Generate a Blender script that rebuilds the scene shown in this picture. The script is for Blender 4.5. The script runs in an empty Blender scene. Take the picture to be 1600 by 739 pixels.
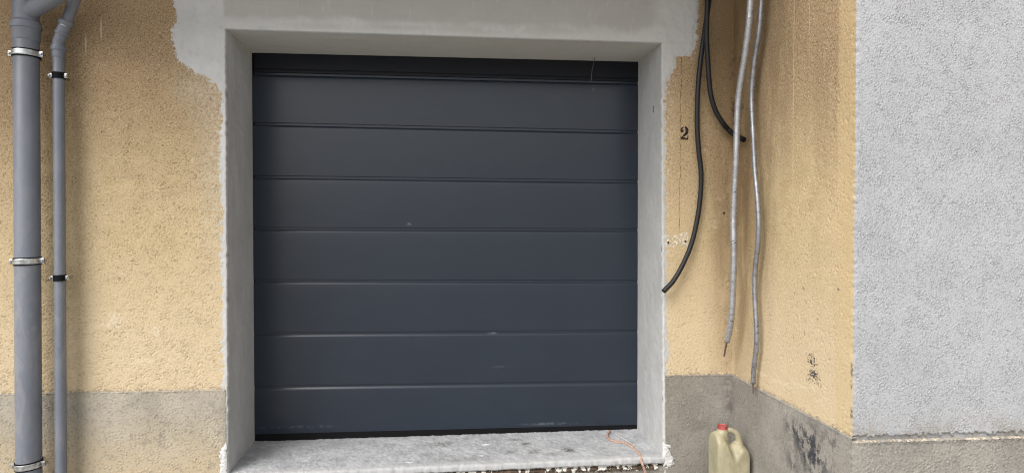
import bpy, bmesh, math, random
import numpy as np
from mathutils import Vector, Matrix

random.seed(7)
SC = bpy.context.scene
COL = SC.collection

# ------------------------------------------------------------------ camera
S = 1.22                                  # metres per survey unit
F, YAW, PITCH, ROLL = 1012.9, 0.0879, -0.0124, 0.0029
DW = 2.8243 * S                           # camera to wall
CAM = Vector((0.0, -DW, 1.40))
_f = Vector((math.sin(YAW) * math.cos(PITCH), math.cos(YAW) * math.cos(PITCH), math.sin(PITCH)))
_r = Vector((math.cos(YAW), -math.sin(YAW), 0))
_u = _r.cross(_f)
AR = math.cos(ROLL) * _r + math.sin(ROLL) * _u
AU = -math.sin(ROLL) * _r + math.cos(ROLL) * _u
cam = bpy.data.cameras.new('camera')
cam.sensor_width = 36.0
cam.lens = F / 1600 * 36
cam.clip_start = 0.05
cam.clip_end = 500
camo = bpy.data.objects.new('camera', cam)
COL.objects.link(camo)
camo.matrix_world = Matrix(((AR.x, AU.x, -_f.x, CAM.x), (AR.y, AU.y, -_f.y, CAM.y),
                            (AR.z, AU.z, -_f.z, CAM.z), (0, 0, 0, 1)))
SC.camera = camo

# ------------------------------------------------------------------ sky, sun, exposure
SUN_DIR = Vector((-0.62, -0.62, 0.95)).normalized()       # towards the sun
EL = math.asin(SUN_DIR.z)
AZ = math.atan2(SUN_DIR.x, SUN_DIR.y)
W = bpy.data.worlds.new('World')
SC.world = W
W.use_nodes = True
wn, wl = W.node_tree.nodes, W.node_tree.links
wn.clear()
sky = wn.new('ShaderNodeTexSky')
sky.sky_type = 'NISHITA'
sky.sun_disc = False
sky.sun_elevation = EL
sky.sun_rotation = AZ
sky.air_density = 1.0
sky.dust_density = 3.0
hsv = wn.new('ShaderNodeHueSaturation')
hsv.inputs['Saturation'].default_value = 0.15             # thin even cloud
bg = wn.new('ShaderNodeBackground')
bg.inputs['Strength'].default_value = 0.125
wo = wn.new('ShaderNodeOutputWorld')
wl.new(sky.outputs[0], hsv.inputs['Color'])
wl.new(hsv.outputs[0], bg.inputs[0])
wl.new(bg.outputs[0], wo.inputs[0])
sl = bpy.data.lights.new('sun', 'SUN')
sl.energy = 1.5
sl.angle = math.radians(40)
sl.color = (1.0, 0.975, 0.94)
so = bpy.data.objects.new('sun', sl)
COL.objects.link(so)
so.rotation_euler = (-SUN_DIR).to_track_quat('-Z', 'Y').to_euler()
so.location = (-4, -6, 9)
SC.view_settings.view_transform = 'Standard'
SC.view_settings.look = 'None'
SC.view_settings.gamma = 1
SC.view_settings.exposure = 0.85
SC.cycles.filter_width = 1.15
SC.cycles.denoising_prefilter = 'NONE'


# ------------------------------------------------------------------ survey helpers
def ray(px, py):
    return (_f + AR * ((px - 800) / F) - AU * ((py - 369.5) / F))


def on_y(px, py, Y):
    d = ray(px, py)
    return CAM + d * ((Y - CAM.y) / d.y)


def on_x(px, py, X):
    d = ray(px, py)
    return CAM + d * ((X - CAM.x) / d.x)


def on_z(px, py, Z):
    d = ray(px, py)
    return CAM + d * ((Z - CAM.z) / d.z)


REV = 0.3659 * S            # depth of the door reveal
XL = on_y(353.5, 360, 0).x  # opening, left and right
XR = on_y(1034.5, 360, 0).x
ZO = on_y(700, 56.5, 0).z   # opening top
XC = 1.2482 * S             # the inner corner
PJ = 0.8924 * S             # how far the grey wall projects
ZP_R = on_y(1143, 583.5, 0).z     # plinth top, right
ZP_L = on_y(200, 610, 0).z
ZP_G = on_y(1400, 681, -PJ).z
ZTOP = 3.3


# ------------------------------------------------------------------ object helpers
def thing(name, label, cat, loc=(0, 0, 0), group=None):
    o = bpy.data.objects.new(name, None)
    o.empty_display_size = 0.1
    COL.objects.link(o)
    o.location = loc
    o['label'] = label
    o['category'] = cat
    if group:
        o['group'] = group
    return o


def origin_of(p):
    v = Vector((0, 0, 0))
    while p is not None:
        v = v + p.location
        p = p.parent
    return v


def link(name, me, mat, parent=None, smooth=True):
    o = bpy.data.objects.new(name, me)
    COL.objects.link(o)
    if parent is not None:
        base = origin_of(parent)
        me.transform(Matrix.Translation(-base))
        o.parent = parent
    if mat is not None:
        me.materials.append(mat)
    if smooth and len(me.polygons):
        me.polygons.foreach_set('use_smooth', np.ones(len(me.polygons), dtype=bool))
    me.update()
    return o


def mesh_from(verts, faces):
    me = bpy.data.meshes.new('mesh')
    me.from_pydata(np.asarray(verts, dtype=np.float64).tolist() if len(verts) < 20000 else verts, [], faces)
    return me


def fast_mesh(verts, quads):
    """numpy verts (n,3) and quads (m,4)"""
    me = bpy.data.meshes.new('mesh')
    n, m = len(verts), len(quads)
    me.vertices.add(n)
    me.vertices.foreach_set('co', np.ascontiguousarray(verts, dtype=np.float32).ravel())
    me.loops.add(m * 4)
    me.loops.foreach_set('vertex_index', np.ascontiguousarray(quads, dtype=np.int32).ravel())
    me.polygons.add(m)
    me.polygons.foreach_set('loop_start', np.arange(0, m * 4, 4, dtype=np.int32))
    me.update(calc_edges=True)
    me.validate()
    return me


def grid_quads(nu, nv, keep=None):
    i = np.arange(nu * nv).reshape(nu, nv)
    q = np.stack([i[:-1, :-1], i[1:, :-1], i[1:, 1:], i[:-1, 1:]], -1)
    if keep is not None:
        q = q[keep]
    return q.reshape(-1, 4)


def prune(verts, quads):
    used = np.unique(quads)
    remap = np.full(len(verts), -1, dtype=np.int64)
    remap[used] = np.arange(len(used))
    return verts[used], remap[quads]


def band(shape, res, l0, l1, seed):
    """noise with wavelengths between l0 and l1 metres, unit deviation"""
    rng = np.random.default_rng(seed)
    a = rng.standard_normal(shape)
    fa = np.fft.rfft2(a)
    fx = np.fft.fftfreq(shape[0], res)[:, None]
    fy = np.fft.rfftfreq(shape[1], res)[None, :]
    k = np.sqrt(fx * fx + fy * fy)
    w = np.exp(-(k * l0) ** 2) * (1 - np.exp(-(k * l1) ** 2))
    b = np.fft.irfft2(fa * w, s=shape)
    return b / (b.std() + 1e-12)


def blur(a, res, l0, l1):
    fa = np.fft.rfft2(a)
    k = np.sqrt(np.fft.fftfreq(a.shape[0], res)[:, None] ** 2 + np.fft.rfftfreq(a.shape[1], res)[None, :] ** 2)
    b = np.fft.irfft2(fa * np.exp(-(k * l0) ** 2) * (1 - np.exp(-(k * l1) ** 2)), s=a.shape)
    return b / (b.std() + 1e-12)


def band1(n, res, l0, l1, seed):
    return band((n, 4), res, l0, l1, seed)[:, 0]


class Field:
    """a rough wall face: origin O, in-plane axis U, up Z, outward normal N"""

    def __init__(s, O, U, N, u0, u1, z0, z1, res):
        s.O, s.U, s.N = np.array(O, float), np.array(U, float), np.array(N, float)
        s.nu = int(round((u1 - u0) / res)) + 1
        s.nz = int(round((z1 - z0) / res)) + 1
        s.u = np.linspace(u0, u1, s.nu)
        s.z = np.linspace(z0, z1, s.nz)
        s.res = res
        s.h = np.zeros((s.nu, s.nz))
        s.du = np.zeros((s.nu, s.nz))
        s.keep = np.ones((s.nu - 1, s.nz - 1), bool)

    def rough(s, amp, g0, g1, fine, wave, seed, pits=False):
        sh = (s.nu, s.nz)
        rng = np.random.default_rng(seed + 7)
        mod = np.clip(1 + 0.35 * band(sh, s.res, 0.05, 0.35, seed + 3), 0.4, 1.8)
        if pits:       # worn flat grains with narrow crooked pits between them
            a = band(sh, s.res, g0, g1 * 1.5, seed)
            m2 = np.clip(0.45 + 0.65 * band(sh, s.res, 0.016, 0.05, seed + 4), 0, 1.4)
            a = -1.7 * np.exp(-(a / 0.36) ** 2) * m2 + 0.42 * band(sh, s.res, g0 * 0.8, g1, seed + 5)
        else:          # scattered sharp grains and pits
            grit = rng.random(sh) ** 6 * np.where(rng.random(sh) < 0.6, 1.0, -1.0)
            a = 0.62 * blur(grit, s.res, g0 * 0.62, g1 * 1.2) + 0.45 * band(sh, s.res, g0, g1 * 1.9, seed)
        s.h += amp * a * mod + fine * band(sh, s.res, s.res * 0.8, g0, seed + 1) + wave * band(sh, s.res, 0.3, 1.2, seed + 2)

    def sample(s, u, z):
        fu = np.clip((u - s.u[0]) / (s.u[-1] - s.u[0]) * (s.nu - 1), 0, s.nu - 1.001)
        fz = np.clip((z - s.z[0]) / (s.z[-1] - s.z[0]) * (s.nz - 1), 0, s.nz - 1.001)
        i, j = fu.astype(int), fz.astype(int)
        a, b = fu - i, fz - j
        h = s.h
        return (h[i, j] * (1 - a) * (1 - b) + h[i + 1, j] * a * (1 - b) + h[i, j + 1] * (1 - a) * b + h[i + 1, j + 1] * a * b)

    def points(s, u, z, h):
        return s.O + u[..., None] * s.U + z[..., None] * np.array([0, 0, 1.0]) + h[..., None] * s.N

    def arrays(s):
        u, z = np.meshgrid(s.u, s.z, indexing='ij')
        v = s.points(u + s.du, z, s.h).reshape(-1, 3)
        return prune(v, grid_quads(s.nu, s.nz, s.keep))

    def coarse(s, u0, u1, z0, z1, h=0.0):
        u = np.array([u0, u1, u1, u0])
        z = np.array([z0, z0, z1, z1])
        return s.points(u, z, np.full(4, h)), np.array([[0, 1, 2, 3]])


def merge(*parts):
    vs, qs, n = [], [], 0
    for v, q in parts:
        vs.append(v)
        qs.append(q + n)
        n += len(v)
    return np.concatenate(vs), np.concatenate(qs)


def decal(name, fld, parent, mat, u0, u1, z0, z1, res, mask, lift, hfun=None):
    """a skin of paint or plaster lying on the rough face where mask(u,z) > 0"""
    nu, nz = int((u1 - u0) / res) + 2, int((z1 - z0) / res) + 2
    u, z = np.meshgrid(np.linspace(u0, u1, nu), np.linspace(z0, z1, nz), indexing='ij')
    m = mask(u, z)
    h = fld.sample(u, z) + lift
    if hfun is not None:
        h = hfun(u, z, m, h)
    mm = m > 0
    keep = (mm[:-1, :-1].astype(int) + mm[1:, :-1] + mm[1:, 1:] + mm[:-1, 1:]) >= 3
    if not keep.any():
        return None
    v, q = prune(fld.points(u, z, h).reshape(-1, 3), grid_quads(nu, nz, keep))
    return link(name, fast_mesh(v, q), mat, parent)


def catmull(pts, step):
    P = [Vector(p) for p in pts]
    P = [P[0] * 2 - P[1]] + P + [P[-1] * 2 - P[-2]]
    out = []
    for i in range(1, len(P) - 2):
        p0, p1, p2, p3 = P[i - 1:i + 3]
        n = max(2, int((p2 - p1).length / step))
        for k in range(n):
            t = k / n
            out.append(0.5 * ((2 * p1) + (p2 - p0) * t + (2 * p0 - 5 * p1 + 4 * p2 - p3) * t * t + (3 * p1 - p0 - 3 * p2 + p3) * t ** 3))
    out.append(P[-2])
    return out


def tube(bm, pts, rad, seg=12, cap=True, flat=1.0):
    """rad: number or function of (index, count)"""
    n = len(pts)
    t0 = (pts[1] - pts[0]).normalized()
    up = Vector((0, 0, 1)) if abs(t0.z) < 0.9 else Vector((0, 1, 0))
    x = t0.cross(up).normalized()
    rings = []
    for i, p in enumerate(pts):
        t = (pts[min(i + 1, n - 1)] - pts[max(i - 1, 0)]).normalized()
        x = (x - t * x.dot(t)).normalized()
        y = t.cross(x)
        r = rad(i, n) if callable(rad) else rad
        rings.append([bm.verts.new(p + (x * math.cos(a) + y * math.sin(a) * flat) * r)
                      for a in (2 * math.pi * k / seg for k in range(seg))])
    for a, b in zip(rings, rings[1:]):
        for k in range(seg):
            bm.faces.new((a[k], a[(k + 1) % seg], b[(k + 1) % seg], b[k]))
    if cap:
        bm.faces.new(rings[0][::-1])
        bm.faces.new(rings[-1])


def lathe(bm, base, axis, prof, seg=32):
    """prof: (radius, distance along axis); open surface of revolution"""
    axis = Vector(axis).normalized()
    up = Vector((0, 0, 1)) if abs(axis.z) < 0.9 else Vector((0, 1, 0))
    x = axis.cross(up).normalized()
    y = axis.cross(x)
    rings = []
    for r, d in prof:
        c = Vector(base) + axis * d
        rings.append([bm.verts.new(c + (x * math.cos(a) + y * math.sin(a)) * r)
                      for a in (2 * math.pi * k / seg for k in range(seg))])
    for a, b in zip(rings, rings[1:]):
        for k in range(seg):
            bm.faces.new((a[k], a[(k + 1) % seg], b[(k + 1) % seg], b[k]))
    return rings


def box(bm, c, s, bev=0.0, rot=None):
    r = bmesh.ops.create_cube(bm, size=1.0)
    vs = r['verts']
    bmesh.ops.scale(bm, vec=Vector(s), verts=vs)
    if bev:
        es = list({e for v in vs for e in v.link_edges})
        rr = bmesh.ops.bevel(bm, geom=es, offset=bev, segments=2, affect='EDGES', profile=0.5)
        vs = list({v for f in rr['faces'] for v in f.verts} | {v for v in vs if v.is_valid})
    if rot is not None:
        bmesh.ops.rotate(bm, verts=vs, cent=(0, 0, 0), matrix=rot)
    bmesh.ops.translate(bm, vec=Vector(c), verts=vs)
    return vs


def done(name, bm, mat, parent=None, smooth=True, auto=None):
    bmesh.ops.recalc_face_normals(bm, faces=bm.faces)
    me = bpy.data.meshes.new('mesh')
    bm.to_mesh(me)
    bm.free()
    o = link(name, me, mat, parent, smooth)
    if auto:
        ang = math.radians(auto)
        me.set_sharp_from_angle(angle=ang)
    return o


# ------------------------------------------------------------------ material helpers
class NT:
    def __init__(s, name):
        s.m = bpy.data.materials.new(name)
        s.m.use_nodes = True
        s.n, s.l = s.m.node_tree.nodes, s.m.node_tree.links
        s.b = s.n['Principled BSDF']
        g = s.n.new('ShaderNodeNewGeometry')
        s.pos = g.outputs['Position']
        sp = s.n.new('ShaderNodeSeparateXYZ')
        s.l.new(s.pos, sp.inputs[0])
        s.x, s.y, s.z = sp.outputs

    def put(s, sock, v):
        if isinstance(v, bpy.types.NodeSocket):
            s.l.new(v, sock)
        else:
            if isinstance(v, tuple) and len(v) == 3 and len(sock.default_value) == 4:
                v = v + (1,)
            sock.default_value = v

    def vec(s, sc, off=(0, 0, 0)):
        mp = s.n.new('ShaderNodeMapping')
        mp.inputs['Scale'].default_value = sc
        mp.inputs['Location'].default_value = off
        s.l.new(s.pos, mp.inputs[0])
        return mp.outputs[0]

    def noise(s, scale, detail=3, rough=0.55, sc=None, off=(0, 0, 0), dist=0.0):
        t = s.n.new('ShaderNodeTexNoise')
        t.inputs['Scale'].default_value = scale
        t.inputs['Detail'].default_value = detail
        t.inputs['Roughness'].default_value = rough
        t.inputs['Distortion'].default_value = dist
        s.l.new(s.vec(sc or (1, 1, 1), off), t.inputs['Vector'])
        return t.outputs['Fac']

    def vor(s, scale, sc=(1, 1, 1), out='Distance'):
        t = s.n.new('ShaderNodeTexVoronoi')
        t.inputs['Scale'].default_value = scale
        s.l.new(s.vec(sc), t.inputs['Vector'])
        return t.outputs[out]

    def math(s, op, a, b=0.0, c=0.0, clamp=False):
        t = s.n.new('ShaderNodeMath')
        t.operation = op
        t.use_clamp = clamp
        for k, v in zip(t.inputs, (a, b, c)):
            s.put(k, v)
        return t.outputs[0]

    def step(s, v, a, b, lo=0.0, hi=1.0):
        t = s.n.new('ShaderNodeMapRange')
        t.interpolation_type = 'SMOOTHSTEP'
        s.put(t.inputs['Value'], v)
        t.inputs['From Min'].default_value = a
        t.inputs['From Max'].default_value = b
        t.inputs['To Min'].default_value = lo
        t.inputs['To Max'].default_value = hi
        return t.outputs[0]

    def mix(s, f, a, b, mode='MIX'):
        t = s.n.new('ShaderNodeMix')
        t.data_type = 'RGBA'
        t.blend_type = mode
        s.put(t.inputs['Factor'], f)
        s.put(t.inputs['A'] if False else t.inputs[6], a)
        s.put(t.inputs[7], b)
        return t.outputs[2]

    def mul(s, *v):
        r = v[0]
        for k in v[1:]:
            r = s.math('MULTIPLY', r, k)
        return r

    def blob(s, c, r, soft=0.6):
        """1 inside an ellipsoid about c fading to 0 outside"""
        t = s.n.new('ShaderNodeVectorMath')
        t.operation = 'SUBTRACT'
        s.l.new(s.pos, t.inputs[0])
        t.inputs[1].default_value = c
        d = s.n.new('ShaderNodeVectorMath')
        d.operation = 'DIVIDE'
        s.l.new(t.outputs[0], d.inputs[0])
        d.inputs[1].default_value = r
        e = s.n.new('ShaderNodeVectorMath')
        e.operation = 'LENGTH'
        s.l.new(d.outputs[0], e.inputs[0])
        return s.step(e.outputs['Value'], 1.0 - soft, 1.0 + soft * 0.3, 1.0, 0.0)

    def bump(s, h, strength, dist=0.002):
        t = s.n.new('ShaderNodeBump')
        t.inputs['Strength'].default_value = strength
        t.inputs['Distance'].default_value = dist
        s.l.new(h, t.inputs['Height'])
        s.l.new(t.outputs[0], s.b.inputs['Normal'])

    def out(s, color, rough=0.85, spec=0.3, metal=0.0):
        s.put(s.b.inputs['Base Color'], color)
        s.put(s.b.inputs['Roughness'], rough)
        s.b.inputs['Specular IOR Level'].default_value = spec
        s.b.inputs['Metallic'].default_value = metal
        return s.m


def speckle(t, base, dark, light, scale, kd=0.5, kl=0.5):
    n1 = t.noise(scale, 2, 0.6)
    n2 = t.noise(scale * 1.7, 2, 0.6, off=(5, 3, 1))
    c = t.mix(t.mul(t.step(n1, 0.52, 0.70), kd), base, dark)
    return t.mix(t.mul(t.step(n2, 0.56, 0.70), kl), c, light)


def m_ochre():
    t = NT('ochre_roughcast')
    big = t.noise(1.6, 5, 0.6)
    mid = t.noise(9, 4, 0.6, off=(3, 1, 7))
    c = t.mix(t.step(mid, 0.35, 0.68), (0.470, 0.354, 0.192), (0.54, 0.419, 0.24))
    c = t.mix(t.step(big, 0.35, 0.65, 0, 0.5), c, (0.60, 0.465, 0.295))
    # weathering plus painted overhang shade brown the top; the brighter-lit foot is painted paler
    hi = t.step(t.math('ADD', t.z, t.mul(t.math('SUBTRACT', big, 0.5), 0.9)), 1.30, 2.3)
    c = t.mix(t.mul(hi, 0.85), c, (0.315, 0.212, 0.118))
    lo = t.step(t.math('ADD', t.z, t.mul(t.math('SUBTRACT', mid, 0.5), 0.5)), 0.75, 1.5, 1, 0)
    c = t.mix(t.mul(lo, 0.65), c, (0.635, 0.512, 0.345))
    # specks of grit: darker where the paint has worn
    g1 = t.noise(105, 3, 0.65)
    g2 = t.noise(150, 2, 0.6, off=(5, 3, 1))
    wear = t.math('ADD', t.mul(hi, 0.5), t.step(t.noise(2.5, 4, 0.6, off=(2, 2, 6)), 0.3, 0.7, 0.15, 0.5))
    c = t.mix(t.mul(t.step(g1, 0.53, 0.63), wear), c, (0.15, 0.10, 0.055))
    c = t.mix(t.mul(t.step(g2, 0.54, 0.68), 0.5), c, (0.70, 0.60, 0.44))
    # brown water stains in the inner corner, where its shade is painted too
    cor = t.step(t.math('ADD', t.x, t.mul(t.y, -0.35)), XC - 0.20, XC + 0.02)
    cor = t.mul(cor, t.step(t.math('ABSOLUTE', t.y), 0.50, 0.08), t.step(t.z, 0.55, 1.5, 0.35, 1.0))
    st = t.noise(5, 4, 0.65, sc=(2.2, 2.2, 0.45), off=(1, 2, 3))
    c = t.mix(t.mul(cor, t.step(st, 0.18, 0.55), 0.85), c, (0.20, 0.132, 0.066))
    vs = t.noise(16, 3, 0.6, sc=(1, 1, 0.10), off=(4, 9, 2))
    c = t.mix(t.mul(t.step(vs, 0.60, 0.75), t.step(t.z, 1.2, 2.4), 0.45), c, (0.24, 0.155, 0.075))
    # pale lime rubbed off at the plaster edge beside the opening
    lime = t.mul(t.step(t.x, XL - 0.16, XL, 0, 1), t.step(t.x, XL + 0.1, XL + 0.11, 1, 0), t.step(t.z, 1.0, 1.6))
    lime2 = t.mul(t.step(t.x, XR, XR + 0.1, 1, 0), t.step(t.x, XR - 0.2, XR - 0.1))
    l = t.math('MAXIMUM', lime, lime2)
    c = t.mix(t.mul(l, t.step(t.noise(60, 3, 0.6, off=(8, 8, 8)), 0.50, 0.60), 0.6), c, (0.62, 0.55, 0.44))
    # thin grey cement wash wiped over the grain round the plaster
    for (px, py, rx, rz, k) in ((318, 150, .16, .20, .6), (330, 230, .12, .35, .5), (335, 330, .09, .45, .35), (1048, 170, .05, .22, .35), (300, 135, .14, .10, .5)):
        q = on_y(px, py, 0)
        c = t.mix(t.mul(t.blob(q, (rx, .1, rz), 0.9), t.step(t.noise(70, 4, 0.7, off=(3, 7, 7)), 0.36, 0.66), k * 0.75), c, (0.50, 0.45, 0.36))
    # white scuffs
    for (px, py, rx, rz) in ((180, 497, .05, .035), (225, 563, .05, .015), (170, 508, .11, .012), (243, 517, .03, .03), ):
        p = on_y(px, py, 0)
        c = t.mix(t.mul(t.blob(p, (rx, .1, rz)), t.step(t.noise(70, 3, 0.6), 0.46, 0.6), 0.75), c, (0.68, 0.60, 0.48))
    for (px, py, rx, rz) in ((158, 45, .006, .06), (134, 68, .005, .06), (133, 330, .005, .03), (300, 250, .006, .02)):
        c = t.mix(t.mul(t.blob(on_y(px, py, 0), (rx, .1, rz), 0.5), 0.7), c, (0.60, 0.50, 0.35))
    for (px, py, rx, rz) in ((1097, 235, .03, .012), (1125, 310, .04, .012), (1118, 350, .03, .04), (1160, 360, .05, .08), (1123, 25, .008, .03)):
        p = on_y(px, py, 0)
        c = t.mix(t.mul(t.blob(p, (rx, .4, rz)), t.step(t.noise(60, 3, 0.6), 0.46, 0.6), 0.6), c, (0.62, 0.52, 0.38))
    for (px, py, rx, rz) in ((1146, 100, .025, .035), (1142, 118, .02, .03), (1150, 170, .05, .10), (1150, 540, .02, .05)):
        p = on_y(px, py, 0)
        c = t.mix(t.mul(t.blob(p, (rx, .2, rz)), t.step(t.noise(45, 3, 0.6), 0.45, 0.6), 0.75), c, (0.09, 0.055, 0.03))
    # return face: rubbed lines and the pale band at its outer arris
    p = on_x(1240, 0, XC)
    for (px, hw, z0, k) in ((1240, .0035, 1.6, .55), (1264, .003, 2.15, .5)):
        yy = on_x(px, 100, XC).y
        ln = t.step(t.math('ABSOLUTE', t.math('SUBTRACT', t.y, yy)), hw * 0.5, hw * 1.6, 1, 0)
        c = t.mix(t.mul(ln, t.step(t.z, z0 - 0.3, z0 + 0.3), k), c, (0.62, 0.50, 0.32))
    yb = on_x(1309, 200, XC).y
    wob = t.mul(t.math('SUBTRACT', t.noise(12, 3, 0.6), 0.5), 0.03)
    bandm = t.step(t.math('ADD', t.y, wob), yb - 0.006, yb + 0.006, 1, 0)
    c = t.mix(t.mul(bandm, 0.5), c, (0.56, 0.425, 0.235))
    for (px, py, ry, rz, k) in ((1331, 577, .010, .030, .8), (1330, 600, .008, .022, .7), (1331, 648, .014, .03, .8), (1310, 452, .008, .007, .95), (1255, 451, .014, .010, .5),
                                (1257, 520, .004, .014, .7), (1240, 527, .006, .016, .5), (1277, 500, .004, .016, .5), (1268, 555, .02, .012, .5)):
        q = on_x(px, py, XC)
        c = t.mix(t.mul(t.blob(q, (.05, ry, rz), 0.5), t.step(t.noise(80, 3, 0.6), 0.40, 0.52), k), c, (0.12, 0.10, 0.085))
    # broad grey-brown weathering high on the return face and beside the cables
    for (q, r, k) in ((on_x(1215, 70, XC), (.1, .26, .75), .6), (on_x(1195, 300, XC), (.1, .16, .8), .5), (on_x(1280, 120, XC), (.1, .20, .5), .35), (on_y(1118, 60, 0), (.11, .1, .45), .5), (on_y(1128, 330, 0), (.07, .1, .5), .4), (on_y(1135, 520, 0), (.05, .1, .2), .5)):
        c = t.mix(t.mul(t.blob(q, r, 0.95), t.step(t.noise(7, 5, 0.7, sc=(1.6, 1.6, 0.35), off=(6, 6, 2)), 0.30, 0.62), k), c, (0.215, 0.155, 0.088))
    # a grazed arc low on the return face
    a0, a1, a2 = on_x(1188, 583, XC), on_x(1225, 600, XC), on_x(1275, 606, XC)
    for q in (a0, (a0 + a1) / 2, a1, (a1 + a2) / 2, a2):
        c = t.mix(t.mul(t.blob(q, (.1, .075, .014)), t.step(t.noise(30, 3, 0.6), 0.36, 0.55), 0.6), c, (0.68, 0.57, 0.40))
    t.bump(t.noise(260, 3, 0.6), 0.5, 0.0012)
    return t.out(c, 0.92, 0.2)


def m_grey_render():
    t = NT('grey_painted_roughcast')
    n = t.noise(3.5, 5, 0.6)
    c = t.mix(t.step(n, 0.30, 0.70), (0.365, 0.365, 0.370), (0.42, 0.42, 0.426))
    c = t.mix(t.mul(t.step(t.noise(110, 2, 0.6), 0.52, 0.68), 0.6), c, (0.215, 0.212, 0.212))
    c = t.mix(t.mul(t.step(t.noise(150, 2, 0.6, off=(3, 3, 3)), 0.55, 0.7), 0.4), c, (0.57, 0.57, 0.585))
    c = t.mix(t.mul(t.step(t.noise(14, 4, 0.65, off=(6, 1, 2)), 0.55, 0.72), 0.14), c, (0.33, 0.32, 0.31))
    c = t.mix(t.mul(t.step(t.z, ZP_G, ZP_G + 0.10, 1, 0), t.step(t.noise(20, 4, 0.6), 0.4, 0.62), 0.5), c, (0.26, 0.22, 0.17))
    t.bump(t.noise(330, 3, 0.6), 0.5, 0.001)
    return t.out(c, 0.9, 0.2)


def m_plinth():
    t = NT('cement_plinth')
    n = t.noise(5, 5, 0.6)
    c = t.mix(t.step(n, 0.35, 0.65), (0.235, 0.218, 0.192), (0.305, 0.284, 0.25))
    # left of the opening it is paler and sandier
    lf = t.step(t.x, XL - 0.05, XL + 0.05, 1, 0)
    c = t.mix(t.mul(lf, 0.8), c, t.mix(t.step(n, 0.35, 0.65), (0.37, 0.33, 0.262), (0.46, 0.405, 0.318)))
    tan = t.mul(lf, t.step(t.math('ADD', t.z, t.mul(t.math('SUBTRACT', n, 0.5), 0.3)), 0.12, 0.50, 1, 0))
    c = t.mix(t.mul(tan, 0.85), c, (0.50, 0.40, 0.262))
    cen = t.mul(t.step(t.x, XL - 0.05, XL + 0.05), t.step(t.x, XC - 0.25, XC - 0.05, 1, 0))
    c = t.mix(t.mul(cen, 0.4), c, (0.22, 0.195, 0.155))
    c = t.mix(t.mul(t.step(t.noise(90, 2, 0.6), 0.53, 0.68), 0.4), c, (0.13, 0.12, 0.10))
    c = t.mix(t.mul(t.step(t.noise(140, 2, 0.6, off=(2, 7, 4)), 0.56, 0.70), 0.45), c, (0.47, 0.44, 0.39))
    c = t.mix(t.mul(t.step(t.noise(11, 4, 0.65, off=(9, 2, 5)), 0.56, 0.72), 0.5), c, (0.17, 0.155, 0.135))
    c = t.mix(t.mul(t.step(t.noise(13, 4, 0.65, off=(1, 12, 5)), 0.60, 0.72), 0.45), c, (0.46, 0.42, 0.36))
    # tar smears on the return face
    tar = t.noise(22, 5, 0.7, sc=(1, 1, 0.7), off=(2, 5, 1))
    for (px, py, ry, rz, k) in ((1275, 712, .15, .15, .95), (1245, 672, .12, .07, .85), (1262, 695, .12, .10, .8), (1300, 690, .05, .08, .7), (1240, 720, .07, .08, .6), (1310, 660, .03, .06, .5)):
        p = on_x(px, py, XC)
        c = t.mix(t.mul(t.blob(p, (.06, ry, rz), 0.8), t.step(tar, 0.44, 0.56), k), c, (0.045, 0.047, 0.055))
    p = on_y(1141, 600, 0)
    c = t.mix(t.mul(t.blob((p.x, 0, p.z - .1), (.05, .07, .3), 0.9), t.step(t.noise(18, 4, 0.6), 0.4, 0.6), 0.6), c, (0.11, 0.10, 0.095))
    t.bump(t.noise(280, 3, 0.6), 0.5, 0.0012)
    return t.out(c, 0.92, 0.2)


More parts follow.
